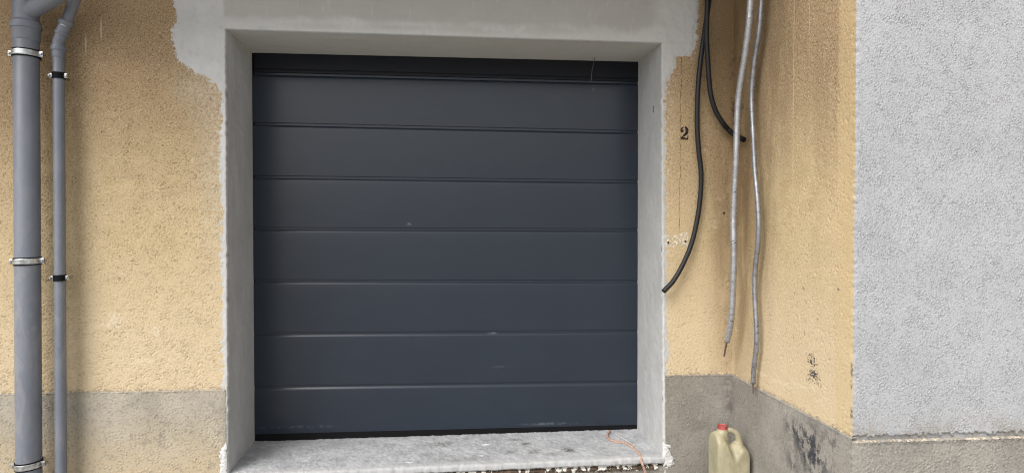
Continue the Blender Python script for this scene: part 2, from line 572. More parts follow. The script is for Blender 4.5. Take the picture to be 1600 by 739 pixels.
def m_plaster():
    t = NT('grey_cement_plaster')
    n = t.noise(4, 5, 0.6)
    fine = t.noise(30, 5, 0.65, off=(2, 2, 2))
    c = t.mix(t.step(n, 0.34, 0.66), (0.47, 0.465, 0.45), (0.53, 0.525, 0.51))
    # middle of the lintel: an older, warmer coat
    wob = t.mul(t.math('SUBTRACT', t.noise(9, 3, 0.6), 0.5), 0.05)
    mid = t.mul(t.step(t.math('ADD', t.x, wob), XL - 0.02, XL + 0.0), t.step(t.math('ADD', t.x, wob), XR - 0.10, XR + 0.05, 1, 0))
    front = t.step(t.y, 0.004, 0.012, 1, 0)
    zz = t.math('ADD', t.z, t.mul(t.math('SUBTRACT', t.noise(6, 3, 0.6, off=(7, 7, 1)), 0.5), 0.10))
    coat = t.mul(mid, front, t.step(zz, ZO + 0.035, ZO + 0.09))
    c = t.mix(t.mul(coat, 0.7), c, (0.355, 0.34, 0.31))
    lip = t.mul(front, mid, t.step(zz, ZO + 0.02, ZO + 0.07, 1, 0))
    c = t.mix(t.mul(lip, 0.45), c, (0.50, 0.49, 0.47))
    for (px, py, rx, rz) in ((740, 47, .26, .03), (860, 47, .28, .035), (500, 42, .22, .022), (620, 44, .2, .02)):
        p = on_y(px, py, 0)
        c = t.mix(t.mul(t.blob(p, (rx, .02, rz), 0.9), t.step(t.noise(8, 4, 0.6, off=(5, 5, 5)), 0.40, 0.46), front, 0.6), c, (0.39, 0.37, 0.335))
    c = t.mix(t.mul(t.step(fine, 0.52, 0.70), 0.35), c, (0.36, 0.36, 0.35))
    c = t.mix(t.mul(t.step(t.noise(45, 4, 0.6, sc=(1, 1, 0.25), off=(1, 1, 4)), 0.58, 0.70), 0.35), c, (0.52, 0.52, 0.515))
    # reveals: trowelled cement with rubbed pale places
    back = t.step(t.y, 0.02, 0.05)
    rub = t.noise(10, 5, 0.65, sc=(1, 1, 0.35), off=(4, 4, 8))
    left = t.step(t.x, -0.2, 0.2, 1, 0)
    c = t.mix(t.mul(back, left, 0.65), c, t.mix(t.step(rub, 0.40, 0.62), (0.47, 0.477, 0.472), (0.555, 0.562, 0.558)))
    rt = t.step(t.x, 0.2, 0.5)
    c = t.mix(t.mul(back, rt, t.step(rub, 0.45, 0.62), 0.5), c, (0.42, 0.425, 0.425))
    c = t.mix(t.mul(back, t.step(t.noise(9, 4, 0.6, off=(0, 3, 3)), 0.60, 0.68), 0.4), c, (0.55, 0.55, 0.55))
    c = t.mix(t.mul(back, t.step(t.z, ZO - 0.06, ZO - 0.004), 0.7), c, (0.54, 0.52, 0.455))
    # white gypsum dragged over the foot of the jambs
    gy = t.mul(t.step(t.z, 0.35, 0.10), t.step(t.noise(9, 4, 0.6, sc=(1, 1, 0.5)), 0.45, 0.58))
    c = t.mix(t.mul(gy, 0.6), c, (0.60, 0.60, 0.60))
    t.bump(t.math('ADD', t.noise(160, 4, 0.65), t.mul(t.noise(14, 4, 0.6, sc=(1, 1, 0.4)), 0.8)), 0.12, 0.0014)
    return t.out(c, 0.88, 0.25)


def m_gypsum():
    t = NT('white_gypsum')
    n = t.noise(40, 4, 0.6)
    c = t.mix(t.step(n, 0.38, 0.6), (0.53, 0.52, 0.50), (0.64, 0.635, 0.62))
    t.bump(t.noise(90, 3, 0.6), 0.2, 0.001)
    return t.out(c, 0.9, 0.2)


def m_stone():
    t = NT('worn_stone_threshold')
    n = t.noise(7, 5, 0.65)
    c = t.mix(t.step(n, 0.35, 0.65), (0.37, 0.375, 0.385), (0.49, 0.495, 0.505))
    str_ = t.noise(28, 5, 0.7, sc=(0.8, 1.1, 1), off=(3, 1, 1), dist=0.4)
    c = t.mix(t.mul(t.step(str_, 0.48, 0.66), 0.5), c, (0.22, 0.224, 0.232))
    c = t.mix(t.mul(t.step(t.noise(70, 4, 0.7, off=(1, 8, 1)), 0.53, 0.68), 0.5), c, (0.18, 0.182, 0.185))
    c = t.mix(t.mul(t.step(t.noise(55, 4, 0.65, off=(4, 4, 1)), 0.60, 0.72), 0.4), c, (0.60, 0.605, 0.62))
    # pale cement skin along the nose
    nose = t.step(t.math('ADD', t.y, t.mul(t.math('SUBTRACT', t.noise(9, 4, 0.6), 0.5), 0.05)), 0.02, 0.05, 1, 0)
    c = t.mix(t.mul(nose, 0.7), c, t.mix(t.noise(8, 4, 0.6), (0.36, 0.355, 0.345), (0.50, 0.50, 0.495)))
    # earthy scuffs
    z = on_y(700, 700, 0.2).z
    ea = t.noise(45, 4, 0.7, off=(6, 2, 2), dist=0.6)
    for (px, py, rx, ry, k) in ((888, 700, .045, .045, .95), (862, 706, .06, .03, .6), (822, 690, .035, .03, .75), (835, 703, .05, .05, .5),
                                (797, 702, .06, .03, .5), (690, 690, .10, .05, .55), (670, 704, .07, .05, .4), (520, 712, .10, .03, .35), (720, 712, .15, .04, .35), (800, 684, .05, .03, .45)):
        p = on_z(px, py, z)
        c = t.mix(t.mul(t.blob(p, (rx, ry, .1), 0.7), t.step(ea, 0.38, 0.52), k), c, (0.105, 0.10, 0.082))
    for (px, py, r) in ((759, 691, .014), (753, 707, .008), (640, 716, .01)):
        p = on_z(px, py, z)
        c = t.mix(t.blob(p, (r * 2, r, .1), 0.3), c, (0.75, 0.75, 0.75))
    t.bump(t.math('ADD', t.noise(130, 4, 0.65), t.noise(30, 4, 0.6)), 0.5, 0.002)
    return t.out(c, 0.85, 0.3)


def m_door():
    t = NT('anthracite_coated_steel')
    n = t.noise(2.2, 3, 0.5)
    c = t.mix(t.step(n, 0.3, 0.7), (0.0160, 0.0232, 0.0365), (0.0180, 0.0260, 0.0395))
    # dust and a few pale rubs
    du = t.noise(14, 4, 0.6, sc=(0.5, 1, 1.4), off=(2, 2, 9))
    c = t.mix(t.mul(t.step(du, 0.5, 0.75), 0.03), c, (0.12, 0.125, 0.135))
    for (px, py, rx, rz, k) in ((638, 351, .016, .014, .5), (928, 135, .016, .03, .25), (790, 574, .10, .010, .10), (770, 521, .035, .008, .3), (860, 663, .20, .010, .22), (470, 668, .3, .012, .12)):
        p = on_y(px, py, REV)
        c = t.mix(t.mul(t.blob(p, (rx, .1, rz), 0.8), t.step(t.noise(40, 3, 0.6), 0.42, 0.62), k), c, (0.36, 0.36, 0.37))
    t.bump(t.noise(480, 2, 0.5), 0.12, 0.0004)
    return t.out(c, 0.28, 0.5)


def m_plain(name, col, rough=0.5, spec=0.5, metal=0.0, var=0.12, scale=30, bump=0.0, bs=200, sc=(1, 1, 1)):
    t = NT(name)
    n = t.noise(scale, 4, 0.6, sc=sc)
    a = tuple(k * (1 - var) for k in col)
    b = tuple(min(1, k * (1 + var)) for k in col)
    c = t.mix(t.step(n, 0.35, 0.65), a, b)
    if bump:
        t.bump(t.noise(bs, 3, 0.6), bump, 0.001)
    return t.out(c, t.step(n, 0.3, 0.7, max(0.05, rough - 0.07), rough + 0.07), spec, metal)


def m_pvc():
    t = NT('grey_pvc')
    n = t.noise(12, 5, 0.65, sc=(1, 1, 0.5))
    sm = t.noise(7, 5, 0.7, sc=(2.2, 2.2, 0.8), off=(3, 8, 1), dist=0.8)
    c = t.mix(t.step(n, 0.35, 0.65), (0.154, 0.168, 0.198), (0.180, 0.193, 0.222))
    c = t.mix(t.mul(t.step(sm, 0.52, 0.62), t.step(t.z, 1.0, 1.6, 0.5, 0.06)), c, (0.245, 0.24, 0.25))
    return t.out(c, 0.42, 0.45)


def m_ground():
    t = NT('concrete_ground')
    n = t.noise(1.3, 6, 0.6)
    c = t.mix(t.step(n, 0.35, 0.65), (0.31, 0.305, 0.295), (0.39, 0.385, 0.37))
    c = speckle(t, c, (0.12, 0.115, 0.11), (0.38, 0.37, 0.35), 60, 0.4, 0.4)
    t.bump(t.noise(90, 5, 0.65), 0.5, 0.003)
    return t.out(c, 0.9, 0.25)


def m_hdpe():
    t = NT('yellowed_translucent_plastic')
    n = t.noise(14, 4, 0.6, sc=(1, 1, 0.5))
    c = t.mix(t.step(n, 0.35, 0.65), (0.325, 0.292, 0.19), (0.405, 0.365, 0.245))
    c = t.mix(t.mul(t.step(t.noise(60, 4, 0.65), 0.54, 0.7), 0.4), c, (0.24, 0.205, 0.13))
    c = t.mix(t.mul(t.step(t.noise(18, 5, 0.7, sc=(1, 1, 0.6), off=(4, 1, 1)), 0.50, 0.68), 0.5), c, (0.25, 0.215, 0.14))
    m = t.out(c, 0.42, 0.4)
    t.b.inputs['Subsurface Weight'].default_value = 0.35
    t.b.inputs['Subsurface Radius'].default_value = (0.03, 0.024, 0.012)
    t.b.inputs['Subsurface Scale'].default_value = 0.5
    return m


M_OCHRE, M_GREY, M_PLINTH, M_PLASTER = m_ochre(), m_grey_render(), m_plinth(), m_plaster()
M_GYPSUM, M_STONE, M_DOOR, M_PVC = m_gypsum(), m_stone(), m_door(), m_pvc()
M_RUBBER = m_plain('black_rubber', (0.005, 0.005, 0.006), 0.7, 0.15)
M_HEAD_SHADE = m_plain('shaded_head_strip', (0.008, 0.0095, 0.014), 0.45, 0.28)  # near-black that carries the shade under the lintel
M_ZINC = m_plain('zinc_plated_steel', (0.50, 0.505, 0.50), 0.36, 0.5, 1.0, 0.25, 60)
M_BLACK = m_plain('black_conduit_plastic', (0.013, 0.013, 0.014), 0.5, 0.4)
M_SILVER = m_plain('silver_grey_foil_sheath', (0.46, 0.465, 0.49), 0.28, 0.6, 0.65, 0.08, 30, 0.08, 45)
M_SILVER_SHADED = m_plain('shaded_grey_foil_sheath', (0.30, 0.302, 0.32), 0.30, 0.6, 0.65, 0.12, 30, 0.12, 55)  # same foil as the left cable, darkened to paint in its dimmer light
M_COPPER = m_plain('dull_copper_strands', (0.17, 0.12, 0.09), 0.5, 0.5, 0.5, 0.3, 200)
M_PAINT = m_plain('black_stencil_paint', (0.028, 0.022, 0.018), 0.8, 0.2, 0, 0.5, 90)
M_TAR = m_plain('black_tar', (0.055, 0.053, 0.055), 0.7, 0.3, 0, 0.5, 120)
M_RED = m_plain('red_plastic', (0.36, 0.075, 0.07), 0.5, 0.4, 0, 0.3)
M_TWINE = m_plain('salmon_twine', (0.45, 0.30, 0.235), 0.8, 0.2, 0, 0.25, 150, 0.8, 400)
M_STRAW = m_plain('pale_twine', (0.70, 0.66, 0.60), 0.8, 0.2, 0, 0.2, 150)
M_FOAM = m_plain('dirty_white_foam', (0.62, 0.60, 0.55), 0.9, 0.2, 0, 0.25, 90, 0.6, 150)
M_BROWN = m_plain('old_brown_mortar', (0.095, 0.068, 0.048), 0.95, 0.2, 0, 0.5, 60, 0.8, 150)
M_HOLE = m_plain('dark_drill_hole', (0.015, 0.013, 0.012), 0.9, 0.1)
M_WIRE = m_plain('thin_grey_wire', (0.11, 0.105, 0.10), 0.5, 0.5, 0.3)
M_LABEL = m_plain('printed_white_label', (0.62, 0.61, 0.58), 0.6, 0.3)
M_HDPE = m_hdpe()

# ------------------------------------------------------------------ ground
bm = bmesh.new()
gv = [bm.verts.new(p) for p in ((-80, -120, 0), (80, -120, 0), (80, 30, 0), (-80, 30, 0))]
bm.faces.new(gv)
g = done('ground', bm, m_ground(), smooth=False)
g['kind'] = 'structure'

# ------------------------------------------------------------------ house wall
house = thing('house_wall', 'ochre roughcast house wall with grey cement plaster round the dark garage door', 'wall', (0, 0.1, 0))
xl_t, xl_b = on_y(352.5, 46, 0), on_y(357, 738, 0)
xr_t, xr_b = on_y(1034, 67.5, 0), on_y(1036.5, 721, 0)


def edge_l(z):
    return xl_t.x + (xl_b.x - xl_t.x) * (xl_t.z - z) / (xl_t.z - xl_b.z)


def edge_r(z):
    return xr_t.x + (xr_b.x - xr_t.x) * (xr_t.z - z) / (xr_t.z - xr_b.z)


def edge_t(x):
    return xl_t.z + (xr_t.z - xl_t.z) * (x - xl_t.x) / (xr_t.x - xl_t.x)


RES = 0.0036
XF0 = on_y(0, 360, 0).x - 0.30
fL = Field((0, 0, 0), (1, 0, 0), (0, -1, 0), XF0, XL + 0.004, 0.0, 2.72, RES)
fL.rough(0.0018, 0.0070, 0.0135, 0.0003, 0.0006, 11, True)
fR = Field((0, 0, 0), (1, 0, 0), (0, -1, 0), XR - 0.004, XC + 0.02, 0.0, 2.72, RES)
fR.rough(0.0013, 0.0068, 0.012, 0.0003, 0.0006, 21, True)


def clear_opening(f, left):
    e = (edge_l(np.clip(f.z, 0, ZO)) - XL - 0.006) if left else (edge_r(np.clip(f.z, 0, ZO)) - XR + 0.006)
    k = np.exp(-((f.u[-1] - f.u) if left else (f.u - f.u[0])) / 0.06)
    f.du += e[None, :] * k[:, None]


clear_opening(fL, True)
clear_opening(fR, False)
wall = merge(fL.arrays(), fR.arrays(), fL.coarse(-9, XF0, 0, ZTOP), fL.coarse(XF0, XC + 0.3, 2.72, ZTOP),
             fL.coarse(XL - 0.01, XR + 0.01, ZO + 0.02, 2.72, -0.012))
link('roughcast', fast_mesh(*wall), M_OCHRE, house)

# unseen overhang, added and set low to shade the top of the wall
bm = bmesh.new()
box(bm, (-3.0, -0.35, 3.17), (13.0, 1.3, 0.10), 0.01)
done('unseen_overhang', bm, m_plain('overhang_board', (0.20, 0.16, 0.12), 0.8, 0.2), house)


def plinth_field(O, U, N, u0, u1, ztop, seed, amp=0.0010, res=0.0040, skew=0.0, proud=0.006):
    f = Field(O, U, N, u0, u1, 0.0, ztop, res)
    f.rough(amp, 0.008, 0.016, 0.0004, 0.0005, seed)
    f.h += proud
    n = f.nu
    lip = band1(n, res, 0.02, 0.15, seed + 5) * 0.0022
    f.h[:, -3:] += (0.0015 + lip[:, None] * 0.5)
    f.h[:, -1] = -0.012
    f.ztop = ztop
    return f


fPL = plinth_field((0, 0, 0), (1, 0, 0), (0, -1, 0), XF0, XL - 0.004, ZP_L, 31)
fPR = plinth_field((0, 0, 0), (1, 0, 0), (0, -1, 0), XR + 0.004, XC + 0.02, ZP_R, 41)
clear_opening(fPL, True)
clear_opening(fPR, False)
# the face under the threshold
fTH = plinth_field((0, 0, 0), (1, 0, 0), (0, -1, 0), XL - 0.03, XR + 0.03, on_y(700, 738, -0.02).z - 0.004, 51, proud=0.004)
pl = merge(fPL.arrays(), fPR.arrays(), fTH.arrays(), fPL.coarse(-9, XF0, 0, ZP_L, 0.006))
link('plinth', fast_mesh(*pl), M_PLINTH, house)
# light caught by the plinth's top lip, painted as a thin pale line
for f, u0, u1, zt in ((fL, XF0, XL - 0.01, ZP_L), (fR, XR + 0.01, XC - 0.005, ZP_R)):
    nb = band((900, 24), 0.003, 0.02, 0.2, 61)

    def msk(u, z, u0=u0, zt=zt, nb=nb):
        i = np.clip(((u - u0) / 0.003).astype(int) % 900, 0, 899)
        return 0.006 + 0.003 * nb[i, 3] - np.abs(z - zt - 0.004)
    decal('lip_light_line', f, house, m_plain('pale_old_paint', (0.50, 0.40, 0.27), 0.9, 0.2, 0, 0.3, 60), u0, u1, zt - 0.004, zt + 0.02, 0.004, msk, 0.0022)

# ------------------------------------------------------------------ door surround: smooth plaster over the roughcast, and the reveals
outline_px = [(262, -60), (270, 0), (279, 30), (269, 58), (275, 92), (290, 108), (318, 122), (336, 134), (347, 147), (344, 200), (345, 300), (345, 420), (345, 520),
              (344, 600), (344, 670), (342, 700), (338, 745), (420, 790), (980, 790), (1062, 760), (1050, 722), (1046, 700), (1043, 668), (1041, 600), (1040, 500),
              (1040, 400), (1040, 300), (1039, 220), (1040, 165), (1042, 132), (1052, 112), (1060, 90), (1074, 86), (1081, 94),
              (1087, 60), (1091, 20), (1092, 6), (1100, -60)]
OUT = np.array([(on_y(a, b, 0).x, on_y(a, b, 0).z) for a, b in outline_px])


def sdf(u, z, P):
    d2 = np.full(u.shape, 1e9)
    ins = np.zeros(u.shape, bool)
    n = len(P)
    for i in range(n):
        a, b = P[i], P[(i + 1) % n]
        e = b - a
        wx, wz = u - a[0], z - a[1]
        t = np.clip((wx * e[0] + wz * e[1]) / (e @ e), 0, 1)
        d2 = np.minimum(d2, (wx - e[0] * t) ** 2 + (wz - e[1] * t) ** 2)
        c = ((a[1] > z) != (b[1] > z))
        if abs(e[1]) > 1e-9:
            xi = a[0] + (z - a[1]) / e[1] * e[0]
            ins ^= c & (u < xi)
    return np.where(ins, 1, -1) * np.sqrt(d2)


R2 = 0.0045
ua = np.arange(OUT[:, 0].min() - 0.05, XL - 0.007, R2)
ub = np.arange(XL + 0.02, XR - 0.02, 0.012)
uc = np.arange(XR + 0.009, OUT[:, 0].max() + 0.05, R2)
UU = np.concatenate([ua, [XL - 0.005, XL - 0.0012, XL], ub, [XR, XR + 0.0012, XR + 0.005], uc])
iL, iR = len(ua) + 2, len(ua) + 3 + len(ub)
za = np.arange(0.0, ZO - 0.004, R2 * 1.1)
zb = np.arange(ZO + 0.009, 2.72, R2)
ZZ = np.concatenate([za, [ZO, ZO + 0.0012, ZO + 0.005], zb])
jT = len(za)
u, z = np.meshgrid(UU, ZZ, indexing='ij')
sd = sdf(u, z, OUT)
sh = u.shape
p = 0.0040 * np.clip((sd + 0.003 * band(sh, R2, 0.02, 0.1, 71)) / 0.020, -1.3, 1) + 0.0016 * np.clip((sd - 0.02) / 0.04, 0, 1) + 0.0007 * band(sh, R2, 0.05, 0.25, 72) + 0.00025 * band(sh, R2, 0.010, 0.04, 73)
p -= np.where((u < XL) & (z < ZO) & (sd > 0), 0.0008, 0)
# raised dabs of gypsum are separate; round the arris and turn it into the reveal
iu = np.arange(sh[0])[:, None] * np.ones(sh, int)
jz = np.arange(sh[1])[None, :] * np.ones(sh, int)
skirt = ((iu == iL) | (iu == iR)) & (jz <= jT) | ((jz == jT) & (iu >= iL) & (iu <= iR))
near = (((iu == iL - 1) | (iu == iR + 1)) & (jz <= jT)) | ((jz == jT + 1) & (iu >= iL) & (iu <= iR))
p = np.where(near, p - 0.0012, p)
p = np.where(skirt, -0.022, p)
# the opening is a little out of square
zc = np.clip(z, 0, ZO)
wl_ = np.exp(-np.maximum(XL - u, 0) / 0.15) * (u < 0)
wr_ = np.exp(-np.maximum(u - XR, 0) / 0.15) * (u > 0)
wob = 0.0010 * band1(sh[1], R2, 0.03, 0.2, 74)[None, :]
du = (edge_l(zc) - XL) * wl_ + (edge_r(zc) - XR) * wr_ + wob * (np.exp(-np.abs(u - XL) / 0.02) + np.exp(-np.abs(u - XR) / 0.02))
dz = (edge_t(np.clip(u, XL, XR)) - ZO) * np.exp(-np.abs(z - ZO) / 0.12) * (u > XL - 0.2) * (u < XR + 0.2)
hole = ((iu[:-1, :-1] >= iL) & (iu[:-1, :-1] < iR) & (jz[:-1, :-1] < jT))
low = (np.maximum.reduce([p[:-1, :-1], p[1:, :-1], p[1:, 1:], p[:-1, 1:]]) < -0.0038)
sds = np.maximum.reduce([sd[:-1, :-1], sd[1:, 1:]])
keep = ~hole & ~(sds < -0.05) & ~(low & (sds < 0))
vv = np.stack([u + du, -p, z + dz], -1).reshape(-1, 3)
face = link('door_surround', fast_mesh(*prune(vv, grid_quads(sh[0], sh[1], keep))), M_PLASTER, house)

# reveals
bl_t, bl_b = on_y(391.8, 81.5, REV), on_y(396.5, 691, REV)
br_t, br_b = on_y(998.5, 96, REV), on_y(997.5, 671.5, REV)
EX = 0.07                                    # the reveal runs on behind the door frame


def patch(name, c00, c10, c11, c01, n, seed, parent, mat, amp=0.0006, res=0.008, ext=EX):
    """bilinear sheet; 0->1 in v is front->back; wavers a little along n except at its rim"""
    c00, c10, c11, c01 = [np.array(k) for k in (c00, c10, c11, c01)]
    nu = int(np.linalg.norm(c10 - c00) / res) + 2
    nv = int(np.linalg.norm(c01 - c00) / res) + 2
    a, b = np.meshgrid(np.linspace(0, 1, nu), np.linspace(0, 1 + ext, nv), indexing='ij')
    a, b = a[..., None], b[..., None]
    P = c00 * (1 - a) * (1 - b) + c10 * a * (1 - b) + c11 * a * b + c01 * (1 - a) * b
    h = amp * band((nu, nv), res, 0.04, 0.3, seed) + amp * 0.25 * band((nu, nv), res, 0.016, 0.06, seed + 1)
    h *= np.clip(b[..., 0] / 0.06, 0, 1) * np.clip((1.02 - b[..., 0]) / 0.15, 0.12, 1)
    P = P + h[..., None] * np.array(n, float)
    return link(name, fast_mesh(P.reshape(-1, 3), grid_quads(nu, nv)), mat, parent)


def front(px_pt, x, z):
    return (x, 0.018, z)


patch('jamb', (edge_l(ZO) + 0.0, 0.018, xl_t.z), (edge_l(0), 0.018, 0.02), (bl_b.x, REV, bl_b.z - 0.08), (bl_t.x, REV, bl_t.z), (1, 0, 0), 81, face, M_PLASTER)
patch('jamb', (edge_r(ZO), 0.018, xr_t.z), (edge_r(0), 0.018, 0.02), (br_b.x, REV, br_b.z - 0.08), (br_t.x, REV, br_t.z), (-1, 0, 0), 83, face, M_PLASTER)
patch('soffit', (xl_t.x, 0.018, xl_t.z), (xr_t.x, 0.018, xr_t.z), (br_t.x, REV, br_t.z), (bl_t.x, REV, bl_t.z), (0, 0, -1), 85, face, M_PLASTER)
# a small cable slot left in the right jamb
bm = bmesh.new()
pp = on_x(1021, 171, (edge_r(1.9) + br_t.x) / 2 - 0.001)
box(bm, pp, (0.004, 0.005, 0.036), 0.001)
done('jamb_slot', bm, M_HOLE, face)

# threshold: one stone slab sloping outwards with a rounded nose
sl_f, sr_f = on_y(360, 741, -0.012), on_y(1033, 713, -0.012)
ov = 0.02
nu = 420
yv = np.concatenate([np.linspace(REV + 0.05, 0.03, 60), np.linspace(0.024, 0.0, 8)])
rows = []
for y in yv:
    b = (y + 0.012) / (REV + 0.012)
    L = np.array(sl_f) * (1 - b) + np.array(bl_b) * b
    Rr = np.array(sr_f) * (1 - b) + np.array(br_b) * b
    L[0] = edge_l(0.1) * (1 - b) + bl_b.x * b - 0.012
    Rr[0] = edge_r(0.1) * (1 - b) + br_b.x * b + 0.012
    rows.append((L, Rr))
a = np.linspace(0, 1, nu)[:, None]
P = np.stack([L * (1 - a) + Rr * a for L, Rr in rows], 1)        # nu, nrow, 3
hh = 0.0009 * band(P.shape[:2], 0.006, 0.03, 0.2, 91) + 0.0006 * band(P.shape[:2], 0.006, 0.012, 0.03, 92)
P[..., 2] += hh
nose = []
nr = 0.010
wobn = 0.0018 * band1(nu, 0.0055, 0.04, 0.4, 93) + 0.0004 * band1(nu, 0.0055, 0.012, 0.03, 94)
last = P[:, -1]
for k in range(1, 6):
    th = k / 5 * math.pi / 2
    q = last.copy()
    q[:, 1] -= nr * math.sin(th) + 0.006 * k / 5
    q[:, 2] -= nr * (1 - math.cos(th))
    q[:, 1] += wobn * min(1, k / 3)
    nose.append(q)
for dz_ in (0.008, 0.016, 0.024):
    q = nose[4].copy()
    q[:, 2] -= dz_
    q[:, 1] += 0.0005 * band1(nu, 0.0055, 0.012, 0.05, int(95 + dz_ * 1000))
    nose.append(q)
q = nose[-1].copy()
q[:, 1] += 0.05
nose.append(q)
P = np.concatenate([P, np.stack(nose, 1)], 1)
link('threshold', fast_mesh(P.reshape(-1, 3), grid_quads(P.shape[0], P.shape[1])), M_STONE, face)
NOSE_Z = float(nose[-1][:, 2].mean())

# crumbling brown mortar and white foam flakes in the joint under the threshold
zt = float(nose[-1][nu // 2, 2])
rngn = band((1400, 60), 0.0015, 0.006, 0.03, 97)
rngm = band((1400, 60), 0.0015, 0.03, 0.25, 98)


def nz(arr, u, z, u0, z0):
    i = np.clip(((u - u0) / 0.0015).astype(int), 0, arr.shape[0] - 1)
    j = np.clip(((z - z0) / 0.0015).astype(int), 0, arr.shape[1] - 1)
    return arr[i, j]


xa, xb = on_y(640, 735, 0).x, on_y(1028, 735, 0).x


def zline(u):
    k = (u - edge_l(0.1)) / (edge_r(0.1) - edge_l(0.1))
    return nose[-1][0, 2] * (1 - k) + nose[-1][-1, 2] * k


def m_brown(u, z):
    d = zline(u) - z
    return 0.036 + 0.006 * nz(rngn, u, z, xa, 0.05) - d


decal('mortar_strip', fTH, face, M_BROWN, xa, xb, zt - 0.07, zt + 0.03, 0.003, m_brown, 0.006)


def m_flake(u, z):
    d = zline(u) - z
    w = 0.016 + 0.006 * nz(rngn, u, z, xa, 0.05) + 0.012 * nz(rngm, u, z, xa, 0.05)
    k = (u - xa) / (xb - xa)
    w = w - 0.018 * np.exp(-((k - 0.42) / 0.10) ** 2) - 0.03 * (k < 0.18) - 0.012 * np.exp(-((k - 0.95) / 0.04) ** 2)
    return np.where(d > 0.0, w - d, -1)


decal('foam_flakes', fTH, face, M_FOAM, xa, xb, zt - 0.07, zt + 0.03, 0.0022, m_flake, 0.010,
      lambda u, z, m, h: h + 0.002 * np.clip(m / 0.006, 0, 1) + 0.0004 * nz(rngn, u, z, xa, 0.05))


# gypsum dabs at the feet of the jambs
def dab(pts, seed, lift, thick, fld, uu, zz):
    poly = np.array(pts)
    nb = band((400, 400), 0.002, 0.016, 0.06, seed)

    def msk(u, z):
        i = np.clip(((u - uu[0]) / 0.002).astype(int), 0, 399)
        j = np.clip(((z - zz[0]) / 0.002).astype(int), 0, 399)
        return sdf(u, z, poly) + 0.004 * nb[i, j]

    def hf(u, z, m, h):
        i = np.clip(((u - uu[0]) / 0.002).astype(int), 0, 399)
        j = np.clip(((z - zz[0]) / 0.002).astype(int), 0, 399)
        return h * 0.3 + thick * np.clip(sdf(u, z, poly) / 0.018 + 0.3, 0, 1) + 0.0007 * nb[i, j] + 0.0052
    decal('plaster_dab', fld, face, M_GYPSUM, uu[0], uu[1], zz[0], zz[1], 0.002, msk, lift, hf)


def pxs(*pts, Y=0):
    return [(on_y(a, b, Y).x, on_y(a, b, Y).z) for a, b in pts]


lp = pxs((354, 690), (347, 700), (342, 712), (345, 722), (344, 736), (352, 742), (357, 742), (356, 700))
dab(lp, 101, 0.001, 0.006, fPL, (lp[2][0] - 0.04, XL + 0.003), (lp[5][1] - 0.03, lp[0][1] + 0.03))
rp = pxs((1035, 684), (1039, 690), (1046, 694), (1046, 708), (1052, 716), (1053, 723), (1046, 729), (1035, 727))
dab(rp, 103, 0.001, 0.007, fPR, (XR - 0.003, rp[5][0] + 0.04), (rp[6][1] - 0.03, rp[0][1] + 0.03))

# remains of an old bracket: white filler with two plug holes
fb = pxs((1037, 368), (1044, 362), (1050, 368), (1062, 366), (1072, 360), (1078, 372), (1074, 386), (1062, 382), (1050, 388), (1040, 386))
nbf = band((300, 300), 0.002, 0.008, 0.03, 111)


def m_fill(u, z):
    i = np.clip(((u - XR) / 0.002).astype(int), 0, 299)
    j = np.clip(((z - fb[9][1] + .03) / 0.002).astype(int), 0, 299)
    return np.where(nbf[i, j] > -0.15, sdf(u, z, np.array(fb)), -1)


decal('filler_remnant', fR, house, m_plain('white_filler', (0.64, 0.58, 0.48), 0.9, 0.2, 0, 0.2, 60), XR + 0.004, XR + 0.17, fb[9][1] - 0.03, fb[4][1] + 0.03, 0.003, m_fill, 0.0012)
for (px, py) in ((1044, 379), (1071, 377), (1131, 333)):
    q = on_y(px, py, -0.002)
    bm = bmesh.new()
    lathe(bm, q, (0, -1, 0), [(0.0003, 0.001), (0.003, 0.0012), (0.0045, 0.0020), (0.0055, 0.0014)], 10)
    done('plug_hole', bm, M_HOLE, house)

# stencilled house number 2
c = on_y(1069.5, 208.5, 0)
W2, H2 = 0.0475, 0.073


def m_two(u, z):
    a, b = (u - c.x) / W2 + 0.5, (z - c.z) / H2 + 0.5

    def el(cx, cz, rx, rz):
        return 1 - np.sqrt(((a - cx) / rx) ** 2 + ((b - cz) / rz) ** 2)
    ring = np.minimum(el(.50, .69, .48, .33), -el(.43, .70, .17, .24))
    ring = np.where((a < 0.40) & (b < 0.60), -1, ring)
    ball = el(.22, .66, .19, .105)
    top = np.maximum(ring, ball)
    top = np.where((np.abs(a - 0.46) < 0.06) & (b > 0.62), -1, top)
    top = np.where((np.abs(b - 0.50) < 0.035) & (a > 0.5), -1, top)
    t = np.clip(((a - .80) * (-.55) + (b - .56) * (-.36)) / (.55 ** 2 + .36 ** 2), 0, 1)
    dd = np.sqrt((a - .80 + .55 * t) ** 2 + ((b - .56 + .36 * t)) ** 2)
    diag = 0.15 - 0.08 * t - dd
    diag = np.where(b < 0.245, -1, diag)
    base = np.minimum(np.minimum(a - 0.06, 0.95 - a), np.minimum(b - 0.0, 0.195 + 0.05 * np.sin(a * 6.0) - b))
    tail = np.minimum(np.minimum(a - 0.82, 0.96 - a), np.minimum(b - 0.05, 0.33 - b))
    return np.maximum.reduce([top, diag, base, tail])


num = decal('house_number', fR, house, M_PAINT, c.x - 0.03, c.x + 0.03, c.z - 0.042, c.z + 0.042, 0.0011, m_two, 0.0006)
num['label'] = 'black stencilled number 2'

# fine vertical crack beside the opening
bm = bmesh.new()
cp = []
rr = random.Random(5)
for i in range(60):
    py = 92 + i * 4.6
    q = on_y(1064.5 - 0.05 * i + rr.uniform(-1.0, 1.0), py, 0)
    h = float(fR.sample(np.array([q.x]), np.array([q.z]))[0])
    cp.append(Vector((q.x, -h - 0.0004, q.z)))
cw = [rr.uniform(0.0002, 0.0013) for _ in cp]
tube(bm, cp, lambda i, n: cw[i], 5)
done('crack', bm, M_HOLE, house)

